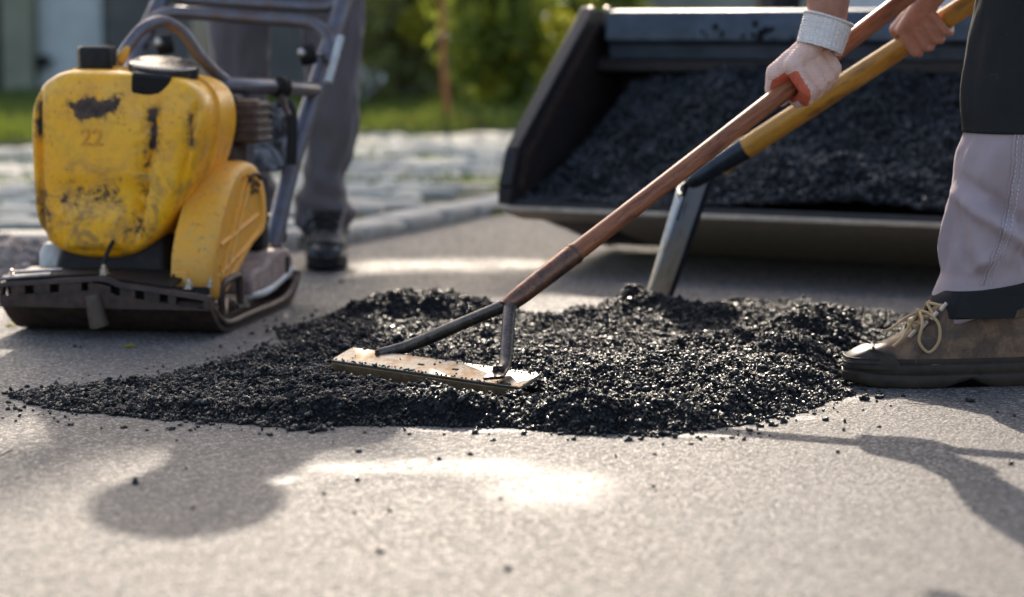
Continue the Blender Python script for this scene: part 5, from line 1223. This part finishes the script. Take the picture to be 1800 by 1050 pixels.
boot(worker, (bx + .312, 3.697, 0.001), (-1, -.03, 0), BOOT1, True)
boot(worker, (1.40, 4.0, 0.001), (-1, 0.1, 0), BOOT1, False)
sh = MB(); torso_shapes(sh, hip + Vector((-.07, 0, .06)), shm, sdv, .030)
sh.chain([(sh1, .075), (sh1.lerp(el1, .75), .064)]).chain([(sh2, .075), (sh2.lerp(el2, .75), .064)])
blob('shirt', sh, M_shirt, worker, .014, 6, folds(8, .008, 1))
hc = shm + Vector((-.205, 0, .075)); hr = MB().ball(hc, .106, 18, 12, (.92, .98, .98)); blob('hair', hr, M_hair, worker, .010, 3)
# glove: knit back, red dipped palm
gm = MB(); gb, gc_ = hand_chains(gm, hnd, hax, P(1445, 62, 3.932), 1.02, .0042)
gme = remesh(gm, .0019, 8, .5, folds(70, .0007, 2))
gme.materials.clear(); gme.materials.append(M_glove); gme.materials.append(M_coat)
for p in gme.polygons:
    q = p.center - hnd; t = q.dot(hax); rad_ = q - hax * t; nn = p.normal
    inner = nn.dot(rad_.normalized()) < -.2 and rad_.length < .030 and t < -.02
    side_ = nn.dot(hax) < -.40 and t < -.034 and rad_.length < .052 and rad_.dot(gb) > -.022 and rad_.dot(gc_) > .010
    inner = inner or (t < -.03 and rad_.length < .040 and rad_.dot(gb) < .004 and nn.dot(gb) > .25 and rad_.dot(gc_) > -.03)
    back_ = rad_.dot(gc_) < -.012 and nn.dot(gc_) < -.2
    if inner or side_: p.material_index = 1
gme.transform(root_matrix(worker).inverted()); glove = link_mesh('glove', gme, None, worker)
# ribbed cuff
wA, wB = P(1440, 86, 3.92), P(1456, 34, 3.925); ax_ = (wB - wA).normalized()
side_v = ax_.cross(Vector((0, -1, 0))).normalized(); dep_v = ax_.cross(side_v).normalized()
cr_ = []
for k in range(28):
    f = k / 27; c = wA.lerp(wB, f); r0 = .0372 + .0022 * f + .0011 * math.sin(k * 2.6) + (.001 if k == 27 else 0)
    cr_.append([c + (side_v * math.cos(a) * r0 * 1.07 + dep_v * math.sin(a) * r0 * .95) * (1 + .028 * math.cos(30 * a + .10 * k)) for a in [2 * math.pi * i / 104 for i in range(104)]])
cu_ = build('cuff', MB().loft(cr_, caps=False), M_cuff, glove, ang=80); cu_.modifiers.new('thick', 'SOLIDIFY').thickness = .0022
build('cuff_edge', MB().tube(cr_[-1][::4] + [cr_[-1][0], cr_[-1][4]], .0024, 6), M_cuff, cu_)

# --- the shovelling worker: only his bare hand and forearm show, the rest stands out of the frame to the right
hip3 = Vector((1.48, 4.50, .95)); shm3 = Vector((1.22, 4.42, 1.38))
sw = MB(); torso_shapes(sw, hip3, shm3, sdv)
sw.chain([(shm3, .06), (shm3 + Vector((-.08, 0, .11)), .056)]); head_shapes(sw, shm3 + Vector((-.14, 0, .21)), (-1, 0, -.3))
hs_ = SH0 + shax * ((SH1 - SH0).length - .008); w3 = P(1652, -28, 4.17)
hand_chains(sw, hs_, shax, w3, .92, -0.0004)
e3 = P(1685, -215, 4.20); sw.chain([(w3, .029), (w3.lerp(e3, .55), .043), (e3, .044), (shm3 + sdv * .17, .055)])
far3 = SH0 + shax * 1.02; sw.chain([(shm3 - sdv * .17, .055), (Vector((1.42, 4.72, 1.08)), .043), (far3, .032), (far3 + Vector((0, .0, -.02)), .034)])
for g, kx_ in ((1, 1.38), (-1, 1.62)):
    sw.chain([(hip3 + sdv * .09 * g, .085), (Vector((kx_, 4.5 - .09 * g, .5)), .058), (Vector((kx_ + .06, 4.5 - .1 * g, .12)), .043), (Vector((kx_ - .08, 4.5 - .1 * g, .045)), .03)])
digger = blob('person', sw, M_skin, None, .0034, 3)
tag(digger, 'worker gripping the shovel with a bare hand, mostly out of the picture', 'person')
s3 = MB(); torso_shapes(s3, hip3 + Vector((-.04, 0, .1)), shm3, sdv, .018); s3.chain([(shm3 + sdv * .17, .075), ((shm3 + sdv * .17).lerp(e3, .6), .066)]).chain([(shm3 - sdv * .17, .075), (Vector((1.42, 4.72, 1.08)), .06)])
blob('shirt', s3, M_shirt, digger, .014, 6, folds(8, .008, 4))
t3 = MB().chain([(hip3 - sdv * .08, .13), (hip3 + sdv * .08, .13)])
for g, kx_ in ((1, 1.38), (-1, 1.62)): t3.chain([(hip3 + sdv * .09 * g, .115), (Vector((kx_, 4.5 - .09 * g, .5)), .088), (Vector((kx_ + .06, 4.5 - .1 * g, .14)), .085)])
blob('trousers', t3, M_trdark, digger, .013, 6, folds(10, .007, 5))
for g, kx_ in ((1, 1.38), (-1, 1.62)): boot(digger, (kx_ + .12, 4.5 - .1 * g, .001), (-1, 0, 0), BOOT2, False)
blob('hair', MB().ball(shm3 + Vector((-.135, 0, .245)), .106, 18, 12, (.92, .98, .98)), M_hair, digger, .010, 3)

# --- the compactor's operator, standing behind it and facing the camera
DY = 5.66
def X2(px, d=DY): return (px - 900) / FPX * d
hip2 = Vector((X2(510), DY + .04, .95)); shm2 = Vector((X2(505), DY + .02, 1.45)); sx = Vector((1, 0, 0))
ow = MB(); torso_shapes(ow, hip2, shm2, sx)
ow.chain([(shm2, .06), (shm2 + Vector((0, -.03, .12)), .056)]); head_shapes(ow, shm2 + Vector((0, -.05, .235)), (0, -1, -.3))
gl_, gr_ = P(395, -168, 5.45), P(610, -168, 5.43)
ow.chain([(shm2 - sx * .18, .055), (Vector((X2(285), DY + .02, 1.12)), .043), (gl_, .030), (gl_ + Vector((0, -.02, -.02)), .036)])
ow.chain([(shm2 + sx * .18, .055), (Vector((X2(735), DY + .02, 1.12)), .043), (gr_, .030), (gr_ + Vector((0, -.02, -.02)), .036)])
legs2 = ((1, X2(584), X2(572), X2(572)), (-1, X2(432), X2(428), X2(425)))
for g, kx_, axx, _ in legs2: ow.chain([(hip2 + sx * .09 * g, .078), (Vector((kx_, DY + .03, .5)), .050), (Vector((axx, DY + .035, .12)), .036), (Vector((axx, DY - .06, .045)), .024)])
oper = blob('person', ow, M_skin, None, .011, 5)
tag(oper, 'worker in dark grey trousers and black boots standing behind the compactor', 'person')
# trousers by outline (pixels of the near leg), with bunched cloth above the boot
RL = [(-330, 512, 655), (-120, 522, 646), (0, 530, 640), (60, 532, 637), (120, 534, 632), (170, 538, 630), (210, 540, 628), (250, 540, 620), (290, 536, 610), (320, 528, 606), (345, 520, 612), (368, 515, 622), (385, 520, 621), (398, 526, 616), (412, 534, 610)]
def oleg(shift, mirror):
    rings = []
    for py in np.linspace(-330, 412, 90):
        l = float(np.interp(py, [q[0] for q in RL], [q[1] for q in RL])); r = float(np.interp(py, [q[0] for q in RL], [q[2] for q in RL]))
        if mirror: l, r = 2 * 505 - r - 2, 2 * 505 - l + 2
        x0, x1 = X2(l + shift), X2(r + shift); z = CAM_H + (60 - py) / FPX * DY; rx = (x1 - x0) / 2; rg = []
        for i in range(72):
            a = 2 * math.pi * i / 72; ca, sa = math.cos(a), math.sin(a)
            fo = .010 * noise.noise(Vector((ca * 1.7 + mirror * 5, sa * 1.7, z * 7))) + .007 * noise.noise(Vector((ca * 3, sa * 3, z * 17 + mirror)))
            fo += .007 * math.sin(z * 95 + 2.2 * ca) * sm1(-z, -.30, -.13) + .006 * math.sin((z * 38 + ca * 2.5)) * sm1(-z, -.42, -.30) * max(0, -sa)
            rg.append(Vector(((x0 + x1) / 2 + (rx + fo) * ca, DY + .02 + (.078 + fo) * sa, z)))
        rings.append(rg)
    return rings
for q_ in (oleg(0, 0), oleg(-6, 1)):
    build('trouser_leg', MB().loft(q_, caps=False), M_trdark, oper, ang=80).modifiers.new('thick', 'SOLIDIFY').thickness = .003
ts = MB().chain([(hip2 - sx * .08, .135), (hip2 + sx * .08, .135)]).chain([(hip2 - sx * .1, .12), (Vector((X2(440), DY + .02, .80)), .105)]).chain([(hip2 + sx * .1, .12), (Vector((X2(578), DY + .02, .80)), .105)])
blob('trouser_seat', ts, M_trdark, oper, .013, 6, folds(9, .006, 7))
boot(oper, (X2(574), DY + .10, .001), (.03, -1, 0), BOOT2, True, .30)
boot(oper, (X2(424), DY + .10, .001), (-.12, -1, 0), BOOT2, True, .30)
so = MB(); torso_shapes(so, hip2 + Vector((0, 0, .12)), shm2, sx, .014)
so.chain([(shm2 + Vector((.05, 0, .02)), .115), (shm2 + Vector((.05, -.02, .13)), .095)]); so.chain([(shm2 + sx * .10 + Vector((0, 0, .03)), .09), (shm2 + sx * .19, .08)])  # collar and shoulder bulk added to broaden the shadow he casts
so.chain([(shm2 - sx * .18, .075), (Vector((X2(285), DY + .02, 1.12)), .056)]).chain([(shm2 + sx * .18, .075), (Vector((X2(735), DY + .02, 1.12)), .056)])
blob('jacket', so, mat_cloth('grey_jacket', (.16, .15, .15), (.2, .17, .15), .2), oper, .014, 6, folds(8, .008, 9))
hc2 = shm2 + Vector((0, -.05, .265)); cap_ = MB().lathe([(.118, -.01), (.120, .03), (.108, .07), (.075, .10), (.02, .112)], hc2, (0, 0, 1), 24).box(hc2 + Vector((0, -.13, -.005)), (.15, .09, .012)); build('cap', cap_, M_shirt, oper)

# small twigs and leaves on the road
tw = MB().tube(catmull([G(0, 806) + Vector((0, 0, .003)), G(12, 802) + Vector((0, 0, .005)), G(22, 796) + Vector((0, 0, .004))], 6), .0012, 5); o = build('twig', tw, M_bark, base=G(10, 802)); tag(o, 'thin dark twig on the road at the left edge', 'twig')
for i, (px, py, lab) in enumerate(((228, 612, 'tiny yellow leaf on the road in front of the compactor plate'), (20, 575, 'yellow moss leaf on the ground at the left corner of the compactor plate'), (42, 572, 'pale dry leaf beside the left corner of the compactor plate'))):
    g = G(px, py); lf = MB().add([g + Vector((-.014, 0, .002)), g + Vector((0, -.008, .006)), g + Vector((.014, .002, .003)), g + Vector((0, .009, .008))], [(0, 1, 2, 3)])
    o = build('fallen_leaf', lf, M_leaf_y, base=g); o.modifiers.new('thick', 'SOLIDIFY').thickness = .0008; tag(o, lab, 'leaf')
